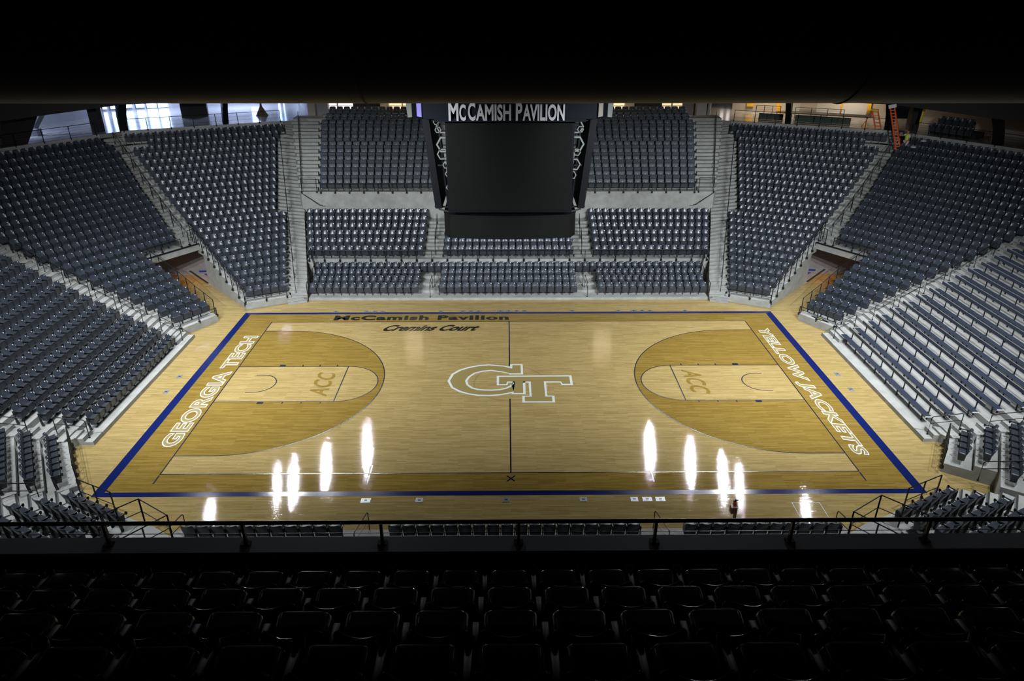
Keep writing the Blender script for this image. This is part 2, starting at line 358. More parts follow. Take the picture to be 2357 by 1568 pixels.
# floor plates
def plate(x, y, wx, wy, lab):
    b = MB(); b.box(-wx/2, -wy/2, 0, wx/2, wy/2, .012); o = b.build('floor_socket_plate', 'plate', label=lab, cat='floor plate', group='metal socket plates in the court floor')
    o.location = (x, y, .0005)
    h = MB(); h.box(-.06, -.03, .012, .06, .05, .016); h.build('cable_hole', 'arm', o)
    f = MB(); ring(f, [(-wx*.36, -wy*.36), (wx*.36, -wy*.36), (wx*.36, wy*.36), (-wx*.36, wy*.36)], .015, .0145, True); f.build('lid_seam', 'arm', o)
fx = [-10.81,-8.87,-8.38,-7.89,-4.26,-2.89,-2.37,-1.91,-.53,-.01,.48,.97,3.96,6.85,7.83,8.35,8.84,11.04]
for i, x in enumerate(fx): plate(x, 9.20, .42 if i in (1, 7, 8, 9, 14) else .30, .22, 'small grey metal plate along the far sideline, %s from the left' % ordn(i))
nx_ = [-5.63,-3.56,-.2,2.8,4.78,5.28,5.79]
for i, x in enumerate(nx_): plate(x, -9.37, .36 if i in (0, 5, 6) else .28, .26, 'small grey metal plate below the near border, %s from the left' % ordn(i))
for sx in (-1, 1):
    for y in (.76, -.83): plate(sx*17.02, y, .24, .36, 'grey metal plate outside the %s baseline, the %s one of two' % ('left' if sx < 0 else 'right', 'farther' if y > 0 else 'nearer'))
hb = MB(); ring(hb, [(10.82, -10.58), (11.88, -10.58), (11.88, -9.62), (10.82, -9.62)], .03, .006, True)
hb.build('floor_hatch', 'plate', label='square floor hatch outlined in thin grey metal near the right corner', cat='floor hatch')

# ------------------------------------------------------------------ seating bowl: frames and profiles
TT = .82
HP = [.42,.69,.98,1.27,1.56,1.85,2.15,2.44,2.73,3.03,3.33,3.64,3.95,4.28,4.61,4.95,5.31,5.66,6.03,6.40,6.79,7.17,7.57]
def frame(ang, D, mx, my):
    a = R(ang); u = (math.cos(a), math.sin(a)); n = (-u[1], u[0])
    def P(s, v): x = u[0]*s+n[0]*v; y = u[1]*s+n[1]*v; return (mx*x, my*y)
    return P
DA, DB, DC = 16.51, 19.79, 18.80
def sA_L(k): return [-10.4-.247*k if k < 21 else (-14.31 if k == 21 else -15.8)][0]
def sA_R(k): return -8.33+.178*k if k < 10 else (-7.27+.183*(k-10) if k < 21 else (-5.07 if k == 21 else -4.54))
def sB_L(k): return -5.23-.262*k
SBR = [-3.41,-3.38,-3.38,-3.32,-3.29,-3.30,-3.34,-3.33,-.66,-.26,-.09,.16,.43,.65,.88,1.08,1.35,1.61,1.86,2.11,2.35,2.46,2.25]
def sC_N(k): return -4.34-.275*k
def sC_F(k): return 3.68+.262*k
HC = [.20]+[h-.22 for h in HP[1:]]

def terrace(P, D, hs, L, Rr, label, first=.74, zb=lambda k: 0., T=TT, marg=.36, cut=99):
    """stepped concrete slab: one tread per row"""
    b = MB()
    for k, h in enumerate(hs):
        v0 = D+T*k-(first if k == 0 else .57); v1 = D+T*k+.25
        kn = min(k+1, len(hs)-1); l = L(k)-marg; r = Rr(k)+marg; l2 = L(kn)-marg; r2 = Rr(kn)+marg
        if abs(l2-l) > .45: l2 = l
        if abs(r2-r) > .45: r2 = r
        if k >= cut:
            b.prism([P(l, v0), P(l+3, v0), P(l2+3, v1), P(l2, v1)], h-.45, h, side=1, top=0); l += 3; l2 += 3
        b.prism([P(l, v0), P(r, v0), P(r2, v1), P(l2, v1)], zb(k), h, side=1, top=0)
    return b.build('terrace_slab', ['conc', 'riser'], kind='structure', label=label)

def steps(edges, label, nosing=True, zb=0., nw=.035):
    """edges: list of (pL, pR, z) front edges going up; each tread reaches the next front edge"""
    b = MB()
    for i in range(len(edges)-1):
        (a, c, z), (a2, c2, _) = edges[i], edges[i+1]
        b.prism([a, c, c2, a2], min(zb, z-.3) if zb else zb, z, side=1, top=0)
        if nosing:
            A, Cc = Vector((a[0], a[1], z)), Vector((c[0], c[1], z)); mid = (Vector((a2[0], a2[1], z))+Vector((c2[0], c2[1], z)))/2-(A+Cc)/2
            if mid.length > .01:
                d = mid.normalized()*nw; lo = Vector((0, 0, .004)); b.mi = 2
                b.add([A+lo, Cc+lo, Cc+d+lo, A+d+lo], [(0, 1, 2, 3)]); b.mi = 0
    return b.build('aisle_step_slab', ['conc', 'riser', 'nose'], kind='structure', label=label)

SEATS = []     # (x, y, z, rz, pitch, kind, label-parts)
def seatrow(P, D, k, h, s0, s1, kind, where, T=TT, n=None, pitch=.505, row=None):
    v = D+T*k; n = n or int(round((s1-s0)/pitch))+1; dp = (s1-s0)/(n-1) if n > 1 else pitch
    a = Vector(P(0, 0)); o = Vector(P(0, 1)); d = (o-a).normalized(); rz = math.atan2(d.y, d.x)-math.pi/2
    pts = [(P(s0+dp*i, v), i) for i in range(n)]
    if pts[0][0][0] > pts[-1][0][0]: pts = pts[::-1]
    for j, (p, i) in enumerate(pts): SEATS.append((p[0], p[1], h, rz, dp, kind, where, (row if row is not None else k), j, n))

# ---- guard rails and hand rails
def rail(pts, posts, label, group, cables=0, drop=.0, r=.022, mid=None, name='guard_rail', height=1.0, foot=True):
    """pts: top-rail points; posts: list of (point at top, point at bottom)"""
    root = empty(name, Vector(posts[0][1]), label=label, cat='railing', group=group)
    at_origin(MB().tube(pts, r, 6).build('top_rail', 'steel', None, True), root)
    if cables or mid:
        b = MB()
        for j in ([mid] if mid else [(c+1)/(cables+1) for c in range(cables)]):
            q = []
            for a, c in posts: q.append(Vector(a).lerp(Vector(c), j))
            b.tube(q, r*.8 if mid else .006, 5 if mid else 4)
        at_origin(b.build('lower_rail' if mid else 'infill_cable', 'steel', None, True), root)
    for a, c in posts:
        b = MB(); b.bar(a, c, .04, .04)
        if foot: b.box(c[0]-.06, c[1]-.06, c[2]-.10, c[0]+.06, c[1]+.06, c[2]+.04)
        at_origin(b.build('post', 'steel'), root)
    return root
def lin(a, b, t): return tuple(a[i]+(b[i]-a[i])*t for i in range(len(a)))
def straight_rail(a, b, h, nposts, label, group, **kw):
    posts = [(tuple(Vector(lin(a, b, i/(nposts-1)))+Vector((0, 0, h))), lin(a, b, i/(nposts-1))) for i in range(nposts)]
    return rail([p[0] for p in posts], posts, label, group, **kw)
def handrail(a, b, label, group='handrails down the aisles', h=.9):
    """two posts, a top bar and a lower bar following the stair"""
    a = Vector(a); b = Vector(b); up_ = Vector((0, 0, h)); d = (b-a).normalized()
    root = empty('aisle_handrail', a, label=label, cat='handrail', group=group)
    m = MB(); m.tube([a, a+up_*.93, a+up_+d*.06, b+up_-d*.06, b+up_*.93, b], .02, 6); at_origin(m.build('bar_loop', 'steel', None, True), root)
    m = MB(); m.tube([a+up_*.62, b+up_*.62], .016, 6); at_origin(m.build('lower_bar', 'steel', None, True), root)
    for p in (a, b):
        m = MB(); m.lathe([(.05, p.z), (.05, p.z+.015)], p.x, p.y, 10); at_origin(m.build('foot_plate', 'steel'), root)
    return root
LR = {-1: 'left', 1: 'right'}; FN = {1: 'far', -1: 'near'}

# ---- far and near wedge + corner blocks, mirrored left/right
for sx in (-1, 1):
    mx = 1 if sx < 0 else -1; sd = LR[sx]
    PA = frame(25.5, DA, mx, 1); PB = frame(57, DB, mx, 1); PC = frame(90, DC, mx, 1)
    terrace(PA, DA, HP, sA_L, lambda k: sA_R(k), 'stepped concrete terrace of the far %s wedge block' % sd, zb=lambda k: 0, cut=7)
    # far corner block: solid rows 1-8, then rows bridging the tunnel
    terrace(PB, DB, HP[:8], sB_L, lambda k: SBR[k], 'stepped concrete terrace of the far %s corner block, lower rows' % sd, first=.80)
    b = MB()
    for k in range(8, 23):
        v0 = DB+TT*k-.57; v1 = v0+TT; l = sB_L(k)-.36; r = SBR[k]+.36
        b.prism([PB(l, v0), PB(-3.0, v0), PB(-3.0, v1), PB(l, v1)], 0, HP[k], side=1, top=0)
        b.prism([PB(-3.0, v0), PB(r, v0), PB(r, v1), PB(-3.0, v1)], HP[k]-.45, HP[k], side=1, top=0)
    b.build('terrace_slab', ['conc', 'riser'], kind='structure', label='stepped concrete terrace of the far %s corner block, upper rows over the tunnel' % sd)
    terrace(PC, DC, HC[:23], sC_N, sC_F, 'stepped concrete terrace of the %s end stand' % sd, first=.70)
    for k in range(23):
        if k < 21: seatrow(PA, DA, k, HP[k], sA_L(k), sA_R(k), 'fold', 'far %s wedge' % sd, n=5 if k == 0 else None)
        elif k == 21: seatrow(PA, DA, k, HP[k], sA_L(k), sA_R(k), 'fold', 'far %s wedge' % sd)
        else: seatrow(PA, DA, k, HP[k], sA_L(k), sA_R(k), 'fold', 'far %s wedge' % sd)
        seatrow(PB, DB, k, HP[k], sB_L(k), SBR[k], 'fold', 'far %s corner' % sd, n=(4 if sx < 0 else 5) if k == 0 else None)
    if sx < 0:
        for k in range(17): seatrow(PC, DC, k, HC[k], sC_N(k), sC_F(k), 'fold', 'left end stand', pitch=.495)
    # aisle between end stand and far corner: steps parallel to the end stand
    def bx(v, far=True):   # where the corner block's near ends stand at depth |x| = v
        best = None
        k = max(0, min(22.5, (v-18.2)/ .82))
        # intersection of the corner block's left edge line with x = -v
        s = -5.23-.36-.262*k
        for _ in range(12):
            p = frame(57, DB, 1, 1)(s, DB-.2+TT*k); k = max(-.3, k+((v+p[0])/TT)*.9); s = -5.59-.262*k
        return p[1]
    E_ = []; v = DC-.70; z = .17; i = 0
    zs = [(DC-.70, .17), (DC-.30, .34)]
    for k in range(1, 23): zs += [(DC+TT*k-.98, (HC[k]+max(HC[k-1], .34 if k == 1 else HC[k-1]))/2), (DC+TT*k-.57, HC[k])]
    zs[2] = (DC+TT-.86, .42); 
    for (v, z) in zs:
        yn = sC_F(0)+.36+(.262/TT)*(v-DC+.57) if v > DC-.5 else 4.06
        yf = bx(v)-.02 if v > DC else 5.5
        E_.append(((-mx*v, yn), (-mx*v, max(yf, yn+.5)), z))
    steps(E_, 'concrete steps of the aisle between the %s end stand and the far corner block' % sd)
    # mirrored near aisle beside the end stand (toward the near corner)
    E_ = []
    for (v, z) in zs[:30]:
        yn = sC_N(0)-.36-(.275/TT)*(v-DC+.57) if v > DC-.5 else -4.72
        yf = -(bx(v)-.02) if v > DC else -5.5
        E_.append(((-mx*v, yn), (-mx*v, min(yf, yn-.5)), z))
    steps(E_, 'concrete steps of the aisle between the %s end stand and the near corner block' % sd)
    # aisle between far corner block and wedge, above the tunnel
    E_ = []
    for k in range(8, 23):
        v = -.57+TT*k
        def ed(dv): return (PB(SBR[k]+.34, DB+v+dv), PA(sA_L(k)-.34, DA+v+dv))
        if k > 8: E_.append((*ed(-.36), (HP[k]+HP[k-1])/2))
        E_.append((*ed(0), HP[k]))
    E_.append((PB(SBR[22]+.34, DB+TT*22+.25), PA(sA_L(22)-.3, DA+TT*22+.25), HP[22]))
    for j in range(4): E_[-1:] = [(PB(SBR[22]+.34, DB+TT*22+.25+.34*j), PA(sA_L(21)-.3, DA+TT*22+.25+.34*j), HP[22]+.0+.24*j)]*1+[(PB(SBR[22]+.34, DB+TT*22+.25+.34*(j+1)), PA(sA_L(21)-.3, DA+TT*22+.25+.34*(j+1)), 8.5)]
    b = MB()
    for i in range(len(E_)-1):
        (a, c, z), (a2, c2, _) = E_[i], E_[i+1]
        b.prism([a, c, c2, a2], z-.5, z, side=1, top=0); b.mi = 2
        A, Cc = Vector((*a, z+.004)), Vector((*c, z+.004)); d = (Vector((*a2, z+.004))-A).normalized()*.03
        b.add([A, Cc, Cc+d, A+d], [(0, 1, 2, 3)]); b.mi = 0
    b.build('aisle_step_slab', ['conc', 'riser', 'nose'], kind='structure', label='concrete steps of the aisle above the %s tunnel' % sd)
    # aisle between wedge and middle block, two lanes wide at the top
    def qx(v):   # right boundary line (fence between lanes)
        pts = [(0, (-12.95, 10.85)), (.57, (-13.05, 11.4)), (3.9, (-13.75, 14.4)), (8.5, (-14.75, 18.6)), (10.5, (-15.05, 20.2)), (18.5, (-16.9, 28.2))]
        for (a, pa), (c, pc) in zip(pts, pts[1:]):
            if v <= c or c == 18.5:
                t = (v-a)/(c-a); return (pa[0]+(pc[0]-pa[0])*t, pa[1]+(pc[1]-pa[1])*t)
    E_ = [(PA(-8.26, DA-1.12), (mx*-12.98, 10.72), .17), (PA(-8.26, DA-.95), (mx*-13.0, 10.95), .30)]
    for k in range(23):
        v = TT*k
        l = PA(sA_R(k)+.34, DA+v-.57); q = qx(v); 
        if k > 0:
            l0 = PA(sA_R(k-1)+.34, DA+v-.57-.36); q0 = qx(v-.36); E_.append((l0, (mx*q0[0], q0[1]), (HP[k]+HP[k-1])/2))
        E_.append((l, (mx*q[0], q[1]), HP[k]))
    for j in range(5): q = qx(TT*22.6+.33*j); E_.append((PA(sA_R(22)+.5, DA+TT*22-.2+.33*j), (mx*q[0], q[1]), HP[22]+.16*(j+1)))
    q = qx(TT*22.6+2.6); E_.append((PA(sA_R(22)+.5, DA+TT*22+2.2), (mx*q[0], q[1]), 0))
    steps(E_, 'concrete steps of the aisle between the far %s wedge and the middle blocks' % sd)

# ---- middle far blocks
TC = .84
YC = 11.7
HM = [.17,.34,.51,.70, 1.60,1.90,2.19,2.47,2.75,3.05, 5.02,5.41,5.80,6.19,6.59,6.98,7.38,7.79,8.20,8.59,8.99]
Pm = frame(0, 0, 1, 1)
b = MB()
def xe(k):   # outer edge of middle blocks
    return 12.95 if k < 4 else 13.75+.2*(k-4)
for k in range(10):
    y0 = YC+TC*k-(.65 if k == 0 else .50 if k == 4 else .59); y1 = YC+TC*k+.25 if k != 3 else YC+TC*4-.5
    if k == 9: y1 = 19.59
    X = xe(k); b.prism([(-X, y0), (X, y0), (X, y1), (-X, y1)], 0, HM[k], side=1, top=0)
b.build('terrace_slab', ['conc', 'riser'], kind='structure', label='stepped concrete terrace of the far middle blocks, lower ten rows')
b = MB()
for q in (-1, 1): b.prism([(q*13.75, 19.6), (q*15.05, 19.6), (q*15.05, 20.0), (q*13.75, 20.0)], 0, HM[10]-.002, side=1, top=0)
for k in range(10, 21):
    y0 = YC+TC*k-.59 if k > 10 else 19.6; y1 = YC+TC*k+.25; X = 13.75+.15*(k-10)
    b.prism([(-X, y0), (X, y0), (X, y1), (-X, y1)], 0, HM[k], side=1, top=0)
b.build('terrace_slab', ['conc', 'riser'], kind='structure', label='stepped concrete terrace of the far upper middle block above the plain wall')
for sx in (-1, 1):     # side lane of the upper middle block
    E_ = []
    for k in range(10, 21):
        y0 = YC+TC*k-.59 if k > 10 else 19.62; Xi = 13.75+.15*(k-10); Xo = 15.05+.235*(k-10)
        if k > 10: E_.append(((sx*Xi, y0-.38), (sx*Xo, y0-.38), (HM[k]+HM[k-1])/2))
        E_.append(((sx*Xi, y0), (sx*Xo, y0), HM[k]))
    E_.append(((sx*15.3, 29.6), (sx*17.5, 29.6), 0))
    steps(E_, 'concrete steps of the %s side lane beside the far upper middle block' % LR[sx])
secs_low = [(-12.71, -6.09, 'far middle-left block'), (-4.3, 4.25, 'far centre block'), (6.07, 12.69, 'far middle-right block')]
for k in range(3):
    for i, (a, c, nm) in enumerate(secs_low):
        a2 = a+(-.0 if i == 0 else -.02*k if i == 1 else -.03*k); seatrow(Pm, YC, k, HM[k], a, c+.0, 'fold', nm, T=TC, n=(14, 15, 16)[k] if i != 1 else (18, 19, 19)[k])
seatrow(Pm, YC, 3, HM[3], -12.95, 12.95, 'fold', 'far middle blocks', T=TC, n=55)
for k in range(4, 10):
    j = k-4
    for a, c, nm, n in ((-13.5-.19*j, -6.1, 'far middle-left block', 15+(j+1)//2 if j < 5 else 17), (-4.22, 4.22, 'far centre block', 18+(j > 2)), (6.1, 13.5+.19*j, 'far middle-right block', 15+(j+1)//2 if j < 5 else 17)):
        seatrow(Pm, YC, k, HM[k], a, c, 'fold', nm, T=TC, n=n)
for k in range(10, 21):
    j = k-10; a = 13.42+.14*j if j < 10 else 14.2; a = min(a, 14.3) if j == 9 else a
    seatrow(Pm, YC, k, HM[k], -a, -5.55, 'pad', 'far upper block, left part', T=TC, n=15 if j < 6 else 16, row=j)
    seatrow(Pm, YC, k, HM[k], 5.55, a, 'pad', 'far upper block, right part', T=TC, n=15 if j < 6 else 16, row=j)
    seatrow(Pm, YC, k, HM[k], -4.2, 4.2, 'pad', 'far upper block, middle part', T=TC, n=17, row=j)
# half steps in the two centre aisles
for sx in (-1, 1):
    b = MB()
    for k in list(range(5, 10)):
        y0 = YC+TC*k-.59; z = (HM[k]+HM[k-1])/2; xa, xb = sx*4.55, sx*5.75
        b.prism([(xa, y0-.36), (xb, y0-.36), (xb, y0), (xa, y0)], 0, z, side=1, top=0)
    b.build('aisle_step_slab', ['conc', 'riser'], kind='structure', label='half steps of the %s centre aisle in the far middle stand' % LR[sx])
    for (k0, k1) in ((9, 7), (7, 5)): handrail((sx*5.15, YC+TC*k0-.7, HM[k0]-.0-.25), (sx*5.05, YC+TC*(k1)-.75, HM[k1]-.28), 'black two-bar handrail in the %s centre aisle, %s of the six-row tier' % (LR[sx], 'upper half' if k0 == 9 else 'lower half'))
    handrail((sx*5.0, YC+TC*2.6, HM[2]), (sx*4.95, YC+TC*1.1, HM[1]), 'black two-bar handrail in the %s centre aisle below the cable railing' % LR[sx])
    handrail((sx*5.05, YC+TC*.9, HM[1]), (sx*5.1, YC-.55, HM[0]), 'black two-bar handrail at the foot of the %s centre aisle beside the court' % LR[sx])
# near middle front row
b = MB()
b.prism([(-12.2, -12.5), (12.2, -12.5), (12.2, -11.25), (-12.2, -11.25)], 0, .17, side=1, top=0)
b.prism([(-13.2, -13.6), (13.2, -13.6), (13.2, -12.5), (-13.2, -12.5)], 0, .34, side=1, top=0)
b.build('terrace_slab', ['conc', 'riser'], kind='structure', label='low concrete terrace of the near middle stand')
Pn = frame(0, 0, 1, -1)
for a, c, n, nm in ((-11.3, -6.2, 11, 'near left front row'), (-4.1, 4.28, 18, 'near centre front row'), (6.3, 11.35, 11, 'near right front row')):
    seatrow(Pn, 12.0, 0, .17, a, c, 'foldn', nm, n=n)

# ---- near corners
for sx in (-1, 1):
    mx = 1 if sx < 0 else -1; sd = LR[sx]
    PD = frame(57, DB, mx, -1); PE = frame(25.5, DA, mx, -1)
    rows = range(5)
    r1 = (lambda k: -2.1+.1*k) if sx < 0 else (lambda k: -3.55 if k < 2 else -2.0)
    terrace(PD, DB, HP[:5], sB_L, r1, 'stepped concrete terrace of the near %s corner block' % sd, first=.80)
    terrace(PE, DA, HP[:6], lambda k: -10.3-.2*k, lambda k: -7.7+.2*k, 'stepped concrete terrace of the near %s wedge block' % sd)
    for k in rows:
        seatrow(PD, DB, k, HP[k], sB_L(k) if k else -5.1, r1(k), 'foldn', 'near %s corner' % sd)
    for k in range(6):
        seatrow(PE, DA, k, HP[k], -10.24-.2*k, -7.75+.2*k, 'foldn', 'near %s wedge' % sd)
    E_ = []
    for k in range(6):
        v = TT*k-.57
        l = lambda dv: (PD((r1(min(k, 4)) if sx < 0 else -1.9+.1*k)+.4, DB+v+dv), PE(-10.3-.2*k-.4, DA+v+dv))
        if k: E_.append((*l(-.36), (HP[k]+HP[k-1])/2))
        else: E_.append((*l(-.36), .21))
        E_.append((*l(0), HP[k]))
    steps(E_, 'concrete steps between the near %s corner and wedge blocks' % sd, nw=.07)

# ------------------------------------------------------------------ seats
def bevel(me, w, seg=2, ang=30):
    bm = bmesh.new(); bm.from_mesh(me)
    es = [e for e in bm.edges if len(e.link_faces) == 2 and e.calc_face_angle(0) > R(ang)]
    bmesh.ops.bevel(bm, geom=es, offset=w, segments=seg, affect='EDGES', profile=.6)
    bm.to_mesh(me); bm.free(); me.polygons.foreach_set('use_smooth', [True]*len(me.polygons))
    try: me.set_sharp_from_angle(angle=R(50))
    except Exception: pass
    return me
def back_mb(nx=10, nz=6, z0=.41, z1=.83, hw=.228, th=.028, curve=.055, pad=False):
    b = MB(); vs = []
    for side in (0, 1):
        for i in range(nz+1):
            t = 1-(1-i/nz)**1.5; z = z0+(z1-z0)*t
            for j in range(nx+1):
                u = -1+2*j/nx
                tt = max(0, (t-.62)/.38); bb = max(0, (.25-t)/.25)
                ct = max(0, (t-.84)/.16); W = (hw*(1-.06*t)-(.035 if pad else .06)*(1-math.sqrt(max(0, 1-ct*ct*.97))))*(1-.05*bb**2); zz = z-(.010 if pad else .016)*(abs(u)**4)*(tt**2)
                y = -.145+.145*t+.0*u-curve*(abs(u)**2.4)*(.55+.45*t)+(th if side else 0)
                if pad and side == 0: y += -.03*(1-u**6)*(math.sin(math.pi*t)**.3 if 0 < t < 1 else 0)
                if not pad and side == 0: y += .012*(1-u**4)*math.sin(math.pi*t)
                vs.append((u*W, y, zz))
    N = (nx+1)*(nz+1); fs = []
    for s in (0, 1):
        for i in range(nz):
            for j in range(nx):
                a = s*N+i*(nx+1)+j; q = (a, a+1, a+nx+2, a+nx+1); fs.append(q if s == 0 else q[::-1])
    edge = [i*(nx+1) for i in range(nz+1)]+[nz*(nx+1)+j for j in range(1, nx+1)]+[i*(nx+1)+nx for i in range(nz-1, -1, -1)]+[j for j in range(nx-1, 0, -1)]
    for a, c in zip(edge, edge[1:]+edge[:1]): fs.append((a, c, N+c, N+a))
    b.add(vs, fs); return b
def pan_mb(hw=.212, seg=4):
    """folded seat pan: rounded rectangle seen from the front, sloping top"""
    def rr(w, z0, z1, r, r0=.03):
        p = []
        for cx, cz, a0, q in ((w-r, z1-r, 0, r), (-w+r, z1-r, 90, r), (-w+r0, z0+r0, 180, r0), (w-r0, z0+r0, 270, r0)):
            for i in range(seg+1): t = R(a0+90*i/seg); p.append((cx+q*math.cos(t), cz+q*math.sin(t)))
        return p
    b = MB(); rings = [(-.352, .245, .572, hw-.014), (-.366, .25, .584, hw-.008), (-.372, .25, .596, hw-.002), (-.366, .24, .607, hw), (-.345, .235, .612, hw), (-.15, .24, .585, hw-.004), (-.13, .27, .56, hw-.03)]
    n = None; vs = []; fs = []
    for y, z0, z1, w_ in rings:
        q = rr(w_, z0, z1, .075); n = len(q); vs += [(x, y+(.02 if z < .35 and y < -.3 else 0), z) for x, z in q]
    for k in range(len(rings)-1):
        for i in range(n): fs.append((k*n+i, k*n+(i+1) % n, (k+1)*n+(i+1) % n, (k+1)*n+i))
    fs.append(tuple(range(n))); fs.append(tuple((len(rings)-1)*n+i for i in range(n))[::-1])
    return b.add(vs, fs)
def plate_mb(pad=False):
    b = MB(); x0, y0, z0 = (.01, -.125, .622) if pad else (.135, -.046, .770); r_ = .019 if pad else .027; n = 8; vs = []
    for dy in (0, -.006):
        for i in range(n): t = 2*math.pi*i/n; vs.append((x0+r_*math.cos(t), y0+dy+(.33*r_*math.sin(t)), z0+r_*math.sin(t)))
    return b.add(vs, [tuple(range(n)), tuple(range(2*n-1, n-1, -1))]+[(i, (i+1) % n, n+(i+1) % n, n+i) for i in range(n)])
def arm_mb(x, cup=False, short=False):
    b = MB(); yf = -.38 if not short else -.30
    b.extr([(-.20, .0), (-.08, .0), (-.06, .30), (-.05, .60), (-.17, .60), (-.16, .30)], x-.014, x+.014)
    b.extr([(yf, .600), (yf-.012, .618), (yf, .636), (-.06, .645), (-.04, .60)], x-.024, x+.024)
    b.mi = 1
    for z in (.40, .45): b.box(x-.019, -.125, z-.012, x+.019, -.10, z+.012)
    b.mi = 0
    if cup:
        b.lathe([(.030, .545), (.043, .60), (.046, .645), (.040, .645), (.036, .60), (.024, .56)], x, yf-.045, 10)
    return b
PROTO = {}
def proto(kind):
    if kind in PROTO: return PROTO[kind]
    cup = kind in ('foldn', 'balc'); sh = {'balc': 'bshell', 'balp': 'bshell'}.get(kind, 'shell'); pn = {'balc': 'bshell', 'balp': 'bshell'}.get(kind, 'pan')
    if kind == 'pad':
        bk = back_mb(8, 5, .40, .85, .225, .07, .02, True)
        for x in (-.07, .07): bk.mi = 1; bk.box(x-.014, -.125, .64, x+.014, -.10, .665); bk.mi = 0
        mb_ = bevel(bk.mesh('backrest', ['pad', 'arm']), .012, 1, 50); mp = pan_mb(.215).mesh('seat_pan', ['pad'], True)
    else:
        if kind in ('balc', 'balp'):
            mb_ = bevel(back_mb(14, 9, curve=.085).mesh('backrest', [sh]), .009, 2, 55); pb = pan_mb(.205, 6)
            pb.v = [(x, y, z+.07*max(0, (z-.3)/.3)) for x, y, z in pb.v]; mp = pb.mesh('seat_pan', [pn], True)
        else: mb_ = back_mb(10, 7).mesh('backrest', [sh], True); mp = pan_mb().mesh('seat_pan', [pn], True)
    am = ['barm', 'barm'] if kind in ('balc', 'balp') else ['arm', 'alu']
    sho = kind == 'balp'
    ml = bevel(arm_mb(-.2525, cup, sho).mesh('armrest', am), .004, 1, 60)
    mr = bevel(arm_mb(.2525, cup, sho).mesh('armrest', am), .004, 1, 60)
    PROTO[kind] = [('backrest', mb_), ('seat_pan', mp), ('armrest', ml), ('armrest', mr)]
    if kind[:3] != 'bal': PROTO[kind].append(('number_plate', plate_mb(kind == 'pad').mesh('number_plate', ['tag'])))
    return PROTO[kind]
def add_seat(name, kind, x, y, z, rz, pitch, last, label, cat, group):
    root = empty(name, (x, y, z), rz, label=label, cat=cat, group=group)
    root.scale = (pitch/.505, 1, 1)
    for i, (nm, me) in enumerate(proto(kind)):
        if i == 3 and not last: continue
        o = bpy.data.objects.new(nm, me); C.objects.link(o); o.parent = root
    return root
import numpy as np
def low(kind):
    out = MB()
    parts = [(back_mb(6, 4) if kind != 'pad' else back_mb(4, 3, .40, .85, .225, .07, .02, True), 0), (pan_mb(.212, 2), 1), (arm_mb(-.2525, kind == 'foldn'), 2), (plate_mb(kind == 'pad'), 4)]
    for b, mi in parts:
        out.v, o = out.v+b.v, len(out.v); out.f += [tuple(o+i for i in f) for f in b.f]; out.m += [mi if q == 0 else 3 for q in b.m]
    return out
def mass(lst, kind, name, mats, **kw):
    lo = low(kind); V = np.array(lo.v); nv = len(V); allv = []; faces = []; mi = []
    for i, s in enumerate(lst):
        x, y, z, rz, pit = s[:5]; c, sn = math.cos(rz), math.sin(rz); W = V.copy(); W[:, 0] *= pit/.505
        allv.append(np.stack([W[:, 0]*c-W[:, 1]*sn+x, W[:, 0]*sn+W[:, 1]*c+y, W[:, 2]+z], 1)); o = i*nv
        faces += [tuple(o+q for q in f) for f in lo.f]; mi += lo.m
    me = bpy.data.meshes.new(name); me.from_pydata(np.concatenate(allv).tolist(), [], faces)
    for mm in mats: me.materials.append(M_[mm])
    me.polygons.foreach_set('material_index', mi); me.polygons.foreach_set('use_smooth', [True]*len(me.polygons))
    try: me.set_sharp_from_angle(angle=R(40))
    except Exception: pass
    me.validate(); me.update(); o = bpy.data.objects.new(name, me); C.objects.link(o); return tag(o, kind='stuff', **kw)
def visible(s):
    px, py, d = project((s[0], s[1], s[2]+.7))
    if d <= 0 or not (-8 < px < 2365 and 228 < py < 1236): return None
    if 985 < px < 1365 and 225 < py < 535: return None
    return d
for kinds, nmax, name, cat, stuffname, mats, lowk in ((('fold', 'foldn'), 300, 'folding_seat', 'stadium seat', 'folding_seats', ['shell', 'pan', 'arm', 'alu', 'tag'], 'fold'),
                                       (('pad',), 300, 'padded_seat', 'padded stadium seat', 'padded_seats', ['pad', 'pad', 'arm', 'alu', 'tag'], 'pad')):
    grp = [s for s in SEATS if s[5] in kinds]; vis = sorted([(visible(s), i) for i, s in enumerate(grp) if visible(s)], key=lambda t: t[0])
    chosen = set(i for _, i in vis[:nmax]); rest = [s for i, s in enumerate(grp) if i not in chosen]
    for i in sorted(chosen):
        x, y, z, rz, pit, kd, where, k, j, n = grp[i]
        if kd == 'pad': lab = 'padded seat, %s from left, %s row up, %s' % (ordn(j), ordn(k), where.replace('far upper block, ', '')+' of far upper block')
        elif 'front row' in where: lab = 'grey folding seat with cup holder, %s from the left in the %s' % (ordn(j), where)
        elif 'end stand' in where: lab = 'grey folding seat, %s from the near end, %s row of the left end stand' % (ordn(j), ordn(k))
        else: lab = 'grey folding seat, %s from the left in the %s row of the %s' % (ordn(j), ordn(k), where)
        add_seat(name, kd, x, y, z, rz, pit, j == n-1 or where.startswith('left end'), lab, cat, ('padded seats of the far upper block' if kd == 'pad' else 'grey folding seats around the court'))
    if rest: mass(rest, lowk, stuffname, mats, label='remaining rows of %s seats higher up the stands' % ('grey folding' if kinds[0] == 'fold' else 'padded'), cat='stadium seats')

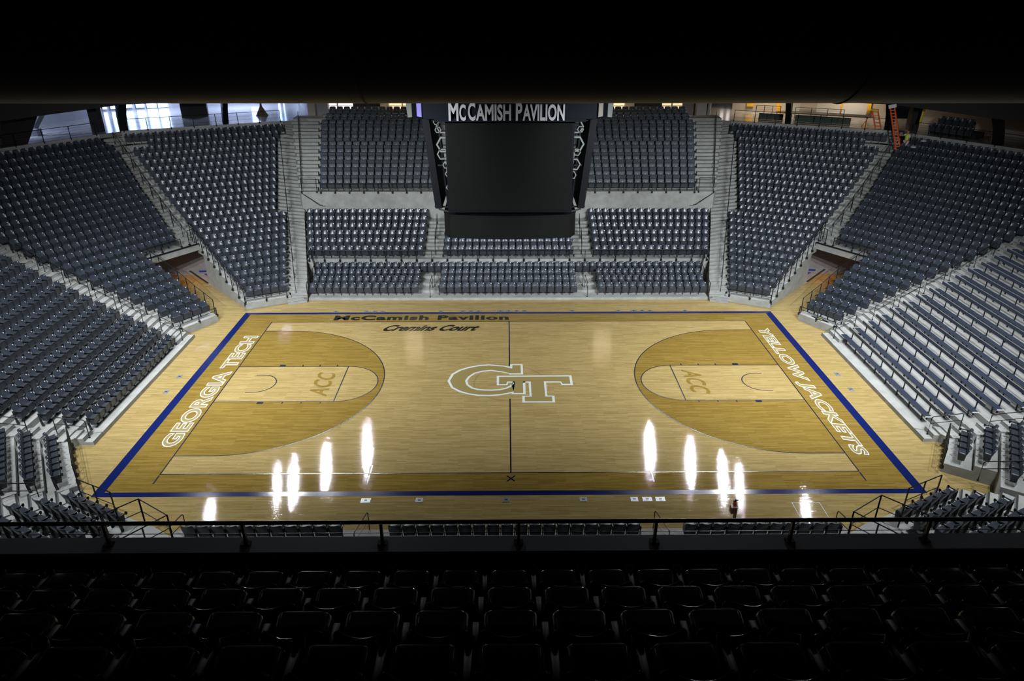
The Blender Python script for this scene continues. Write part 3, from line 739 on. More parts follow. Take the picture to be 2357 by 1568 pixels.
# ------------------------------------------------------------------ benches of the right end stand
for k in range(17):
    x = DC+TT*k; h = HC[k]; y0 = sC_N(k)-.1; y1 = 4.33+.262*k; ymid = (y0+y1)/2
    root = empty('bleacher_bench', (x, ymid, h), label='dark blue metal bench with backrest, %s row up the right end stand' % ordn(k), cat='bench', group='bleacher benches in the right end stand')
    b = MB(); b.box(-.16, y0-ymid, .40, .12, y1-ymid, .44)
    for q in (-.10, -.035, .03, .08): b.box(q-.004, y0-ymid, .44, q+.004, y1-ymid, .446)
    b.build('seat_plank', 'bench', root)
    b = MB(); b.box(.24, y0-ymid-.05, .70, .275, y1-ymid+.05, .86); b.build('backrest_plank', 'bench', root)
    b = MB(); b.box(.235, y0-ymid-.05, .86, .285, y1-ymid+.05, .868); b.build('top_trim', 'plate', root, label='bright metal edge strip')
    for e in (y0-ymid, y1-ymid): b = MB(); b.box(-.165, e-.006, .395, .125, e+.006, .446); b.build('end_cap', 'tag', root, label='bright metal end cap')
    nb_ = int((y1-y0)/1.25)+1
    for i in range(nb_):
        yy = y0-ymid+.45+(y1-y0-.9)*i/(nb_-1)
        b = MB(); b.bar((.02, yy, .39), (.25, yy, .39), .05, .03); b.bar((.235, yy, 0), (.26, yy, .84), .05, .035); b.bar((-.02, yy, 0), (-.02, yy, .4), .05, .05)
        b.build('bracket', 'steel', root)

# ------------------------------------------------------------------ railings
GR = 'guard railings of the stands'
for sx in (-1, 1):
    mx = 1 if sx < 0 else -1; sd = LR[sx]
    PA = frame(25.5, DA, mx, 1); PB = frame(57, DB, mx, 1); PC = frame(90, DC, mx, 1)
    # front rails
    a = (*PA(-10.75, DA-.70), .42); c = (*PA(-8.2, DA-.70), .42)
    straight_rail(a, c, .42, 3, 'low two-bar railing along the front of the far %s wedge' % sd, GR, mid=.35)
    a = (*PB(-3.05, DB-.76), .42); c = (*PB(-5.45, DB-.76), .42)
    straight_rail(a, c, .45, 3, 'low two-bar railing along the front of the far %s corner block' % sd, GR, mid=.4)
    # tunnel side rails
    posts = []
    for k in range(0, 10):
        p = PA(sA_L(k)-.36, DA+TT*k-.6); posts.append(((*p, HP[k]+.95), (*p, HP[k]-.15)))
    rail([p[0] for p in posts], posts, 'sloping railing on the concrete wall beside the %s tunnel, wedge side' % sd, GR, mid=.22)
    posts = []
    for k in range(0, 8):
        p = PB(SBR[k]+.37, DB+TT*k-.6); posts.append(((*p, HP[k]+.95), (*p, HP[k]-.05)))
    rail([p[0] for p in posts], posts, 'sloping cable railing along the seats beside the %s tunnel' % sd, GR, cables=9)
    v = DB+TT*8-.54
    a = (*PB(-3.0, v), HP[8]); c = (*PB(-.25, v), HP[8])
    straight_rail(a, c, .55, 3, 'cable railing in front of four seats above the %s tunnel mouth' % sd, GR, cables=6)
    a = (*PB(.35, v), HP[8]); p2 = PA(sA_L(8)-.45, DA+TT*8-.5); c = (*p2, HP[8])
    straight_rail(a, c, .95, 2, 'cable railing across the aisle foot above the %s tunnel mouth' % sd, GR, cables=7)
    # beam over the tunnel mouth
    b = MB(); q0 = PB(-3.3, v-.12); q1 = PB(.9, v-.12); b.bar((*q0, HP[8]-.27), (*q1, HP[8]-.27), .14, .42); b.build('trim_1' if sx < 0 else 'trim_2', 'riser', kind='structure', label='concrete beam over the %s tunnel mouth' % sd)
    b = MB(); b.bar((*PB(-3.3, v-.2), HP[8]-.04), (*PB(.9, v-.2), HP[8]-.04), .04, .10); b.build('trim_3' if sx < 0 else 'trim_4', 'steel', kind='structure', label='black steel edge angle over the %s tunnel mouth' % sd)
    # tunnel walls and floor
    b = MB(); b.prism([PB(-2.97, DB+TT*8-.6), PB(-2.9, DB+TT*8-.6), PB(-2.9, DB+TT*8+4), PB(-2.97, DB+TT*8+4)], 0, 2.2); b.build('wall_tunnel_side_%s' % sd, 'brown', kind='structure')
    p = [(-24.3, 16.1), (-19.0, 20.6), (-18.0, 21.6), (-25.3, 17.0)]; p = [(mx*x, y) for x, y in p]
    b = MB(); b.prism([(mx*-24.9, 15.6), (mx*-19.3, 18.9), (mx*-19.4, 19.1), (mx*-25.0, 15.8)], 0, 3.5); b.build('wall_tunnel_end_%s' % sd, 'brown', kind='structure')
    b = MB(); b.flat([(mx*x, y) for x, y in ((-23.5, 17.3), (-22.3, 18.2), (-18, 18.2), (-18.5, 12.2), (-20.6, 14.1), (-22.3, 16.2))], .003); b.build('floor_tunnel_%s' % sd, 'conc', kind='structure')
    b = MB(); b.bar((mx*-23.4, 17.25, .01), (mx*-20.65, 14.2, .01), .14, .015); b.build('trim_5' if sx < 0 else 'trim_6', 'nose', kind='structure', label='dark floor edge strip in the %s tunnel' % sd)
    for i, q in enumerate(([(-22.3, 16.75), (-21.3, 16.9), (-21.2, 16.5), (-22.1, 16.4)], [(-21.7, 16.1), (-21.1, 16.2), (-21.0, 15.5), (-21.2, 15.6)])):
        b = MB(); b.prism([(mx*x, y) for x, y in q], .004, .010); b.build('floor_tape_mark', 'bluep', label='blue painted floor mark in the %s tunnel, the %s one' % (sd, ('larger', 'smaller')[i]), cat='floor mark')
    # concourse rails
    for P_, D_, s0, s1, n, nm in ((PA, DA, sA_L(22)-.2, sA_R(22)+.2, 8, 'far %s wedge' % sd), (PB, DB, -10.6, SBR[22]+.2, 8, 'far %s corner block' % sd)):
        vv = D_+TT*22+.30
        b = MB(); b.prism([P_(s0-.2, vv-.05), P_(s1+.2, vv-.05), P_(s1+.2, vv+.12), P_(s0-.2, vv+.12)], HP[22]-.1, 8.55); b.build('wall_behind_%s' % nm.replace(' ', '_'), 'conc', kind='structure')
        straight_rail((*P_(s0, vv), 8.55), (*P_(s1, vv), 8.55), .85, n, 'black cable railing at the concourse edge behind the %s' % nm, GR, cables=2 if 'wedge' in nm else 4)
    # aisle handrails
    for i in range(6):
        k = 1+2*i if i else 0; k2 = k+1.6
        xm = DC+TT*k-.5; xm2 = DC+TT*k2-.5
        def ym(v, k): return (sC_F(0)+.36+(.262/TT)*(v-DC+.57)+(5.9+ (v-DC)*.50))/2
        z0 = .34 if k == 0 else HC[k]; z1 = HP[int(k2)]-.1
        handrail((-mx*xm, ym(xm, k)-.45-.10*i, z0), (-mx*xm2, ym(xm2, k2)-.45-.10*i, HC[int(k2)]+(.15 if k else .2)), 'black two-bar handrail beside the %s end stand, %s from the court' % (sd, ordn(i)))
    for i in range(7):
        k = 9+2*i; k2 = k+1.6
        def pm(kk): a_ = PB(SBR[int(kk)]+.34, DB-.3+TT*kk); c_ = PA(sA_L(min(kk, 20.9))-.34, DA-.3+TT*kk); return ((a_[0]+c_[0])/2, (a_[1]+c_[1])/2)
        if k2 < 22.9: handrail((*pm(k), HP[k]), (*pm(k2), HP[int(k2)]+.15), 'black two-bar handrail above the %s tunnel, %s from the bottom' % (sd, ordn(i)))
    for i in range(9):
        k = .2+2.3*i; k2 = k+1.9
        def pw(kk):
            a_ = PA(sA_R(0)+.178*kk+.34, DA-.3+TT*kk); y = 11.2+.82*kk*.93; return (mx*(-13.75-.20*kk), a_[1]*.55+y*.45-.1*kk)
        def hz(kk): kk = max(0, min(21.99, kk)); i_ = int(kk); return HP[i_]+(HP[i_+1]-HP[i_])*(kk-i_)
        handrail((*pw(k), hz(k)), (*pw(k2), hz(k2)), 'black two-bar handrail between far %s wedge and middle block, %s from the court' % (sd, ordn(i)))
    # lane divider rail with close pickets
    q0 = (sx*15.15, 20.3, 4.4); q1 = (sx*17.05, 28.4, 8.3)
    posts = [((*lin(q0, q1, i/26)[:2], lin(q0, q1, i/26)[2]+1.15), lin(q0, q1, i/26)) for i in range(27)]
    rail([p[0] for p in posts], posts, 'black picket railing between the two %s stair lanes beside the upper middle block' % sd, GR, foot=False)
    straight_rail((sx*13.9, 19.65, 5.02), (sx*15.0, 19.65, 5.02), 1.0, 2, 'black cable railing across the foot of the %s upper side lane' % sd, GR, cables=7)
    b = MB(); b.tube([(sx*15.0, 19.5, 4.95), (sx*13.6, 18.9, 4.2), (sx*13.4, 18.85, 4.25)], .022, 6); b.build('wall_handrail', 'steel', label='short sloping handrail fixed on the plain concrete wall, %s end' % sd, cat='handrail')
    # low side rail of the middle stand
    posts = []
    for k in range(0, 5):
        posts.append(((sx*13.0, YC+TC*k-.6, HM[min(k, 3)]+.95), (sx*13.0, YC+TC*k-.6, HM[min(k, 3)])))
    posts[-1] = ((sx*13.45, 14.6, 2.4), (sx*13.45, 14.6, 1.6))
    rail([p[0] for p in posts], posts, 'sloping side railing at the %s end of the lower middle rows' % sd, GR, cables=7, foot=False)
straight_rail((-13.6, 14.52, 1.56), (13.6, 14.52, 1.56), .68, 27, 'long cable railing between the four-row and six-row tiers of the middle stand', GR, cables=6)
straight_rail((-13.6, 19.57, 5.0), (-5.3, 19.57, 5.0), .60, 9, 'cable railing on top of the plain wall, left of the scoreboard', GR, cables=6)
straight_rail((5.3, 19.57, 5.0), (13.6, 19.57, 5.0), .60, 9, 'cable railing on top of the plain wall, right of the scoreboard', GR, cables=6)
straight_rail((-4.2, 19.57, 5.0), (4.2, 19.57, 5.0), .60, 5, 'cable railing on top of the plain wall behind the scoreboard', GR, cables=6)
# near corners
for sx in (-1, 1):
    mx = 1 if sx < 0 else -1; sd = LR[sx]
    PD = frame(57, DB, mx, -1); PE = frame(25.5, DA, mx, -1)
    e1 = -2.0 if sx < 0 else -3.0
    n_ = 5
    posts = [((*PD(-5.2+(e1+5.2)*i/n_, DB-.82), 1.25), (*PD(-5.2+(e1+5.2)*i/n_, DB-.82), .38)) for i in range(n_+1)]
    rail([p[0] for p in posts], posts, 'glass-fronted railing along the near %s corner block' % sd, GR, cables=2)
    a = (*PE(-10.6, DA-.72), .42); c = (*PE(-8.4, DA-.72), .25)
    straight_rail((*PE(-10.75, DA-.9), .2), (*PE(-8.9, DA-.9), .2), .95, 3, 'two-bar railing in front of the near %s wedge seats' % sd, GR, mid=.6)
    # rail of the near aisle by the end stand
    for i, (k, k2) in enumerate(((.0, 1.3), (2.4, 3.7))):
        xm, xm2 = DC+TT*k-.35, DC+TT*k2-.35
        handrail((-mx*xm, -5.15-.33*k, HC[int(k)] if k else .17), (-mx*xm2, -5.1-.33*k2, HC[int(k2)]+.1), 'black two-bar handrail in the near %s aisle of the end stand, %s from the court' % (sd, ordn(i)))
    # steps rails between corner and wedge
    for i, (k, k2) in enumerate(((.9, 2.6), (3.2, 4.9))):
        def pc(kk): a_ = PD((-1.9 if sx < 0 else -3.2)+.6, DB-.3+TT*kk); return a_
        handrail((*pc(k), HP[int(k)]), (*pc(k2), HP[int(k2)]), 'black two-bar handrail beside the near %s corner block, %s from the court' % (sd, ordn(i)))
    # crossing ramp rails by the near middle stand
    cxs = [(-13.3, -11.0), (-11.9, -11.9), (-13.0, -13.2), (-14.4, -12.1)]
    b = MB(); b.prism([(mx*x, y) for x, y in cxs], 0, .405, side=1, top=0); b.build('ramp_slab', ['conc', 'riser'], kind='structure', label='small concrete landing beside the near %s wedge' % sd)
    q = [(mx*x, y) for x, y in cxs]
    straight_rail((*q[0], .42), (*q[3], .42), 1.0, 3, 'two-bar railing on the back of the near %s landing' % sd, GR, mid=.55, foot=False)
    straight_rail((*q[1], .42), (*q[2], .42), 1.0, 3, 'two-bar railing on the front of the near %s landing' % sd, GR, mid=.55, foot=False)
    straight_rail((*q[0], .42), (*q[1], .42), 1.0, 2, 'two-bar railing on the court side of the near %s landing' % sd, GR, mid=.55, foot=False)
    handrail((mx*-11.75, -11.2, .0), (mx*-11.75, -12.2, .25), 'small looped handrail at the %s end of the near front row' % sd, h=.9)
    handrail((sx*5.15, -11.2, .0), (sx*5.35, -12.6, .25), 'small looped handrail in the near front row, %s gap' % sd, h=.95)

# ------------------------------------------------------------------ scoreboard
sb = empty('hanging_scoreboard', (0, 0, 8.4), label='big black four-sided scoreboard hanging over centre court with blank screens', cat='scoreboard')
def sbp(b, name, mats, parent=sb, smooth=False, **kw):
    o = b.build(name, mats, None, smooth, **kw)
    if parent is sb: at_origin(o, sb)
    else: o.parent = parent
    return o
b = MB(); b.box(-2.2, -2.2, 9.2, 2.2, 2.2, 14.0); sbp(b, 'inner_core', 'dark')
for i, (sg) in enumerate((-1, 1)):
    b = MB(); y = sg*2.6; b.box(-2.56, min(y, y-sg*.25), 9.52, 2.56, max(y, y-sg*.25), 13.30); cabn = sbp(b, 'screen_cabinet', 'frame')
    b = MB(); b.box(-2.47, y+sg*.0-.02, 9.63, 2.47, y+.02, 13.18); o = b.build('screen_face', 'led', cabn); o.matrix_parent_inverse = Matrix.Identity(4)
    # side cabinets lean outwards at the top
    b = MB(); xb, xt = sg*3.16, sg*3.55
    b.add([(xb, -1.9, 9.5), (xb+sg*-.28, -1.9, 9.5), (xb+sg*-.28, 1.9, 9.5), (xb, 1.9, 9.5), (xt, -1.9, 13.25), (xt+sg*-.28, -1.9, 13.25), (xt+sg*-.28, 1.9, 13.25), (xt, 1.9, 13.25)],
          [(0,1,2,3), (4,5,6,7), (0,1,5,4), (1,2,6,5), (2,3,7,6), (3,0,4,7)])
    sbp(b, 'side_screen_cabinet', 'frame')
    b = MB()
    for yy in (-1.6, -1.2): b.bar((sg*2.65, yy+.1, 9.5), (sg*2.95, yy+.1, 13.2), .07)
    for zz in (9.55, 11.3, 13.1): b.bar((sg*2.2, -1.9, zz), (sg*3.2, -1.7, zz), .06)
    sbp(b, 'inner_truss', 'frame')
    b = MB(); b.bar((sg*2.55, -2.3, 9.48), (sg*3.0, -2.0, 9.50), .05); sbp(b, 'lower_strut', 'alu', label='bright metal strut')
def octo(b, hx, hy, cx, z0, z1, th):
    o = [(-hx+cx, -hy), (hx-cx, -hy), (hx, -hy+cx), (hx, hy-cx), (hx-cx, hy), (-hx+cx, hy), (-hx, hy-cx), (-hx, -hy+cx)]
    i = [(x*(1-th/hx), y*(1-th/hy)) for x, y in o]
    for k in range(8):
        j = (k+1) % 8; b.prism([o[k], o[j], i[j], i[k]], z0, z1)
b = MB(); octo(b, 3.85, 3.0, .50, 13.32, 14.05, .25); b.box(-3.4, -2.7, 13.9, 3.4, 2.7, 14.0); sbp(b, 'header_band', 'blueframe')
b = MB()
for sg in (-1, 1):
    b.box(-2.95, sg*3.02-.03, 13.22, 2.95, sg*3.02+.03, 13.34)
sbp(b, 'header_drop_panel', 'blueframe')
b = MB(); octo(b, 3.75, 2.85, .5, 14.05, 14.9, .3); sbp(b, 'upper_band', 'blueframe')
b = MB(); b.tube([(-2.9, -2.95, 14.04), (2.9, -2.95, 14.04)], .05, 8); sbp(b, 'header_pipe', 'blueframe', smooth=True)
for sg in (-1, 1):
    b = MB(); b.box(sg*3.62-.02, -2.88, 13.40, sg*3.62+.02, -2.62, 13.95); b.v = [(x, y, z) for x, y, z in b.v]
    b = MB(); b.add([(sg*3.42, -3.035, 13.40), (sg*3.62, -2.82, 13.40), (sg*3.62, -2.82, 13.95), (sg*3.42, -3.035, 13.95), (sg*3.41, -3.02, 13.40), (sg*3.61, -2.80, 13.40), (sg*3.61, -2.80, 13.95), (sg*3.41, -3.02, 13.95)], [(0,1,2,3),(4,5,6,7),(0,1,5,4),(1,2,6,5),(2,3,7,6),(3,0,4,7)])
    sbp(b, 'corner_panel', 'purple' if sg < 0 else 'wall', label='purple-tinted corner panel' if sg < 0 else 'brown corner panel')
    b = MB(); b.bar((sg*3.90, -2.3, 13.30), (sg*3.98, -2.2, 14.1), .05, .5); sbp(b, 'side_fin', 'hexm', label='pale side edge')
# header lettering: tall capitals with lower small capitals
x = -2.28
def word(txt, x0, x1, z0, z1):
    o = place_text('lettering', txt, 'letter', (x0, -3.09, z0), (1, 0, 0), (0, 0, 1), x1-x0, z1-z0, .028, .02, .028, 0, 0, None, 1.0, .0, thick=(0, -1, 0)); at_origin(o, sb); return o
for txt, a, c, z1 in (('M', 1037, 1076, 13.97), ('C', 1078, 1100, 13.87), ('C', 1082+0, 1100, 0), ):
    pass
def hx_(px): return (px-1178.5)*.0167-.02
for txt, a, c, z1 in (('M', 1038, 1061, 13.96), ('C', 1063, 1078, 13.88), ('C', 1083, 1100, 13.95), ('AMISH', 1101, 1182, 13.88), ('P', 1193, 1208, 13.94), ('AVILION', 1209, 1306, 13.88)):
    word(txt, hx_(a), hx_(c), 13.27, z1)
# lower ring screen, front and back slightly bowed
b = MB()
n = 12; fr = [(-2.50+5.0*i/n, -2.55-.22*math.sin(math.pi*i/n)) for i in range(n+1)]
loop = fr+[(2.78, -2.1), (2.78, 2.1)]+[(-x, -y) for x, y in fr]+[(-2.78, 2.1), (-2.78, -2.1)]
inn = [(x*.88, y*.88) for x, y in loop]
for k in range(len(loop)):
    j = (k+1) % len(loop); b.prism([loop[k], loop[j], inn[j], inn[k]], 8.46, 9.38)
sbp(b, 'lower_ring_screen', 'led')
b = MB()
for k in range(len(loop)):
    j = (k+1) % len(loop); b.prism([(loop[k][0]*1.005, loop[k][1]*1.005), (loop[j][0]*1.005, loop[j][1]*1.005), inn[j], inn[k]], 9.38, 9.42); b.prism([(loop[k][0]*1.005, loop[k][1]*1.005), (loop[j][0]*1.005, loop[j][1]*1.005), inn[j], inn[k]], 8.42, 8.46)
sbp(b, 'ring_edge', 'frame')
b = MB(); b.box(-2.3, -2.3, 9.3, 2.3, 2.3, 9.55); sbp(b, 'ring_mount', 'dark')
# hexagon ornaments beside the front screen
def hexa(cx, cz, r, y=-2.42, depth=.22):
    b = MB(); o = [(cx+r*math.cos(R(60*i+0)), cz+r*math.sin(R(60*i+0))) for i in range(6)]; w_ = max(.04, r*.20)
    i_ = [(cx+(r-w_)*math.cos(R(60*i)), cz+(r-w_)*math.sin(R(60*i))) for i in range(6)]
    for k in range(6):
        j = (k+1) % 6; q = [o[k], o[j], i_[j], i_[k]]
        vs = [(p[0], y, p[1]) for p in q]+[(p[0], y+depth, p[1]) for p in q]
        b.add(vs, [(0,1,2,3), (7,6,5,4), (0,1,5,4), (1,2,6,5), (2,3,7,6), (3,0,4,7)])
    sbp(b, 'hexagon_frame', 'hexm', label='pale hexagon frame')
sc_ = .0173
for px, py, r in ((1005,283,8),(1008,300,8),(1020,293,17),(1022,332,20),(1017,353,14),(1024,377,9),(1031,397,11),(1034,428,13),(1327,293,17),(1336,299,8),(1327,331,20),(1330,349,9),(1325,376,15),(1321,400,10)):
    hexa((px-1173.5)*sc_, 13.13-(py-283)*.0180, r*sc_)
b = MB()
for x, y in ((-2, -2), (2, -2), (-2, 2), (2, 2)): b.tube([(x, y, 14.0), (x*.8, y*.8, 21.8)], .03, 6)
sbp(b, 'suspension_cable', 'steel')

# ------------------------------------------------------------------ roof, ducts, soffit
b = MB(); b.prism([(40*math.cos(R(a))*1.25, 46*math.sin(R(a))) for a in range(0, 360, 12)], 22.0, 22.5); b.build('ceiling', 'ceil', kind='structure', label='black roof deck over the arena')
root = empty('ventilation_duct', (0, -25.2, 17.15), label='large dark round duct spanning the top of the view', cat='duct')
b = MB(); b.tube([(-16, 0, -.01), (-8, 0, 0), (0, 0, 0), (8, 0, 0), (16, 0, -.01)], .55, 40); b.build('duct_body', 'duct', root, True)
for x, tilt in ((-1.3, 0), (2.55, .12)):
    b = MB(); b.tube([(x, math.cos(t)*.553, math.sin(t)*.553) for t in [R(200+8*i) for i in range(20)]], .006, 5)
    b.v = [(v[0]+tilt*(v[2]+.55), v[1], v[2]) for v in b.v]; b.build('seam', 'dark', root)
b = MB()
for x in (-10, -4, 4, 10): b.bar((x, 0, .5), (x, 0, 4.85), .03)
b.build('hanger_rod', 'steel', root)
def ringpts(e):
    """top edge of the bowl, offset outward by e; left far quarter then mirrored"""
    nA = (-.4305, .9026); nB = (-.8387, .5446)
    def it(n1, d1, n2, d2):
        det = n1[0]*n2[1]-n1[1]*n2[0]; return ((d1*n2[1]-d2*n1[1])/det, (n1[0]*d2-n2[0]*d1)/det)
    dA, dB = 34.83+e, 38.11+e
    return [it((0, 1), 31.5+e, nA, dA), it(nA, dA, nB, dB), it(nB, dB, (-1, 0), 37.1+e), (-37.1-e, -14)]
for sx in (-1, 1):
    o = ringpts(-1.5); i_ = ringpts(3.5)
    b = MB()
    zl = [10.50, 10.62, 10.35, 10.3]
    for k in range(len(o)-1):
        a, c, c2, a2 = o[k], o[k+1], i_[k+1], i_[k]
        q = [(-sx*-1*0+p[0]*(-sx if sx > 0 else 1)*(1 if sx < 0 else 1), p[1]) for p in (a, c, c2, a2)]
        q = [((p[0] if sx < 0 else -p[0]), p[1]) for p in (a, c, c2, a2)]
        za, zc = zl[k], zl[k+1]
        b.add([(*q[0], za), (*q[1], zc), (*q[2], zc-.1), (*q[3], za-.1), (*q[0], 14.5), (*q[1], 14.5), (*q[2], 14.5), (*q[3], 14.5)], [(0,1,2,3),(4,5,6,7),(0,1,5,4),(1,2,6,5),(2,3,7,6),(3,0,4,7)])
    b.build('ceiling_soffit_%s' % LR[sx], 'soff', kind='structure', label='dark curved soffit above the %s concourse' % LR[sx])

# ------------------------------------------------------------------ concourse behind the far stands
ZF = 8.52
def wallq(name, pts, z0, z1, m, th=.15, label=None, kind='structure', **kw):
    b = MB()
    for a, c in zip(pts, pts[1:]):
        d = (Vector(c)-Vector(a)).normalized(); nn = Vector((-d.y, d.x))*th
        b.prism([a, c, (c[0]+nn.x, c[1]+nn.y), (a[0]+nn.x, a[1]+nn.y)], z0, z1)
    return b.build(name, m, kind=kind, label=label, **kw)
for sx in (-1, 1):
    e0 = ringpts(.12); e1 = ringpts(15)
    f = (lambda p: p) if sx < 0 else (lambda p: (-p[0], p[1]))
    b = MB()
    for k in range(3): b.prism([f(e0[k]), f(e0[k+1]), f(e1[k+1]), f(e1[k])], ZF-.3, ZF)
    b.prism([f((-17.1, 29.9)), f(e0[0]), f(e1[0]), f((-15.5, 44))], ZF-.3, ZF)
    b.build('floor_concourse_%s' % LR[sx], 'floor2', kind='structure', label='polished concourse floor behind the far %s stands' % LR[sx])
    b = MB()
    e2 = ringpts(-1.0)
    for k in range(3): b.prism([f(e2[k]), f(e2[k+1]), f(e1[k+1]), f(e1[k])], 12.3, 12.6)
    b.build('ceiling_concourse_%s' % LR[sx], 'plaster', kind='structure', label='concourse ceiling behind the far %s stands' % LR[sx])
# middle suites
b = MB(); b.box(-15.4, 29.4, 8.0, 15.4, 34, 9.02); b.build('floor_suite', 'conc', kind='structure', label='ledge floor behind the upper middle block')
wallq('wall_suite_back', [(-15.6, 33.4), (15.6, 33.4)], 9.0, 13.5, 'wall', label='wall behind the upper middle block')
wallq('wall_suite_sill', [(-15.0, 30.1), (15.0, 30.1)], 9.0, 9.45, 'wall', label='low wall behind the last padded row')
def panel(name, px0, px1, y, z0, z1, m, th=.1, label=None, cat=None, kind=None, parent=None):
    k = ((y-CAM.y)*math.cos(PITCH)+(CAM.z-(z0+z1)/2)*math.sin(PITCH))/FPX
    x0 = CAM.x+(px0-1178.5)*k+.009*(y-CAM.y); x1 = CAM.x+(px1-1178.5)*k+.009*(y-CAM.y)
    b = MB(); b.box(x0, y, z0, x1, y+th, z1); o = b.build(name, m, parent, label=label, cat=cat, kind=kind); return o, x0, x1
wn = 1
for px0, px1, m in ((748, 811, 'suitew'), (895, 963, 'suite'), (1383, 1441, 'suite'), (1525, 1575, 'suite')):
    o, x0, x1 = panel('window_%d' % wn, px0, px1, 30.9, 9.25, 11.2, m, .05, kind='structure', label='lit suite window behind the upper seats, %s from left' % ordn(wn-1)); wn += 1
    b = MB(); b.bar((x0, 30.7, 9.62), (x1, 30.7, 9.62), .05, .04); b.bar(((x0*.55+x1*.45), 30.75, 9.3), ((x0*.55+x1*.45), 30.75, 11), .10)
    b.build('window_frame', 'wall', o)
for px0, px1, lab in ((811, 873, 'left'), (1462, 1526, 'right')):
    panel('suite_screen', px0, px1, 30.6, 9.55, 11.2, 'dark', .3, label='black closed suite bay behind the upper seats, %s of the scoreboard' % lab, cat='panel')
for px0, px1, y, m, nm in ((705, 722, 29.6, 'wall', 'column_1'), (722, 752, 30.2, 'plaster', 'column_2'), (873, 892, 30.4, 'wall', 'column_3'), (1441, 1462, 30.4, 'wall', 'column_4'), (1575, 1608, 30.6, 'brown', 'column_5'), (1608, 1631, 29.6, 'wall', 'column_6')):
    panel(nm, px0, px1, y, 8.6, 12.5, m, .6, kind='structure', label='%s pier behind the upper seats' % ('beige' if m == 'wall' else 'grey' if m == 'plaster' else 'brown'))
# far left: daylight windows over the polished floor
def onA(e, s, mx=1): P = frame(25.5, 0, mx, 1); return P(s, 34.83+e)
def onB(e, s, mx=1): P = frame(57, 0, mx, 1); return P(s, 38.11+e)
wallq('wall_concourse_left', [onA(13.6, 12), onA(13.6, -21)], ZF, 12.3, 'plaster', -.2, label='grey outer wall of the left concourse')
for s0, s1, z0, z1 in ((-17.85, -17.5, .12, 2.6), (-17.2, -16.8, .12, 2.6), (-16.05, -15.4, .15, 2.6), (-15.1, -14.4, .12, 2.6), (-14.2, -13.35, .04, 2.6), (-13.25, -12.35, .04, 2.6), (-5.0, -3.9, .5, 2.6), (-2.4, -2.15, .02, 3), (-1.9, -1.75, .02, 3), (5.0, 6.0, .05, 3)):
    a = onA(13.5, s0); c = onA(13.5, s1)
    o = wallq('window_%d' % wn, [a, c], ZF+z0, ZF+z1, 'sky', .05, label='bluish daylight window low in the left concourse wall, %s of the row' % ordn(wn-5)); wn += 1
    b = MB(); b.bar((*a, ZF+z0), (*a, ZF+z1), .06); b.bar((*a, ZF+z0), (*c, ZF+z0), .04); b.build('window_frame', 'dark', o)
wallq('wall_lobby_left', [(-20.9, 42.5), (-17.1, 32.2)], ZF, 12.3, 'plaster', .2, label='grey-blue lobby wall beside the left stairs')
wallq('wall_stair_left', [onB(9.0, 8), onB(9.0, -12)], ZF, 12.3, 'plaster', .2, label='grey wall behind the far left corner block')
# right: beige rooms with yellow panels
wallq('wall_concourse_right', [onA(7.6, -3.0, -1), onA(7.6, -16.5, -1)], ZF, 12.3, 'wall', -.2, label='beige wall of the right concourse')
wallq('wall_corner_right', [onB(5.2, 6.0, -1), onB(5.2, -14, -1)], ZF, 12.3, 'wall', -.2, label='beige wall behind the far right corner block')
wallq('wall_lobby_right', [(20.2, 42), (17.3, 32.0)], ZF, 12.3, 'plaster', .2, label='dark grey lobby wall beside the right stairs')
wallq('wall_lobby_back', [(16.5, 43), (30, 43)], ZF, 12.3, 'plaster', .2, label='grey wall at the end of the right lobby')
wallq('wall_lobby_front', [(-15.5, 34), (-15.5, 44)], ZF, 12.3, 'plaster', .2, label='side wall of the left lobby')
for i, (s0, s1, z0, z1) in enumerate(((-4.9, -4.3, .35, 3.5), (-7.9, -6.9, .1, 3.5), (-14.6, -11.2, .3, 3.5))):
    wallq('wall_panel_yellow_%d' % (i+1), [onA(7.35, s0, -1), onA(7.35, s1, -1)], ZF+z0, ZF+z1, 'yellow', .06, label='yellow painted wall panel in the right concourse')
for i, (s0, s1) in enumerate(((-8.9, -7.3), (-12.2, -10.3), (-14.3, -12.35))):
    o = wallq('wall_cabinet', [onA(7.0, s0, -1), onA(7.0, s1, -1)], ZF+.25, ZF+1.25, 'cab', .3, kind=None, cat='cabinet', label='white cabinet against the right concourse wall, %s from the left' % ordn(i))
    b = MB(); b.bar((*onA(6.97, (s0+s1)/2, -1), ZF+.3), (*onA(6.97, (s0+s1)/2, -1), ZF+1.2), .02); b.build('door_gap', 'arm', o)
for i, (s0, s1) in enumerate(((-8.0, -6.1), (-13.2, -9.0))):
    root = empty('glass_balustrade', (*onA(2.0, s0, -1), ZF), label='dark glass balustrade with handrail on the right concourse, the %s one' % ('shorter' if i == 0 else 'longer'), cat='balustrade')
    b = MB(); b.bar((*onA(2.0, s0, -1), ZF+.24), (*onA(2.0, s1, -1), ZF+.24), .03, .46); at_origin(b.build('glass_pane', 'glass'), root)
    b = MB(); b.bar((*onA(2.0, s0, -1), ZF+.5), (*onA(2.0, s1, -1), ZF+.5), .10, .06); at_origin(b.build('handrail', 'steel'), root)
    for t in (0, .33, .66, 1):
        b = MB(); b.bar((*lin(onA(2.0, s0, -1), onA(2.0, s1, -1), t), ZF), (*lin(onA(2.0, s0, -1), onA(2.0, s1, -1), t), ZF+.5), .05); at_origin(b.build('post', 'steel'), root)
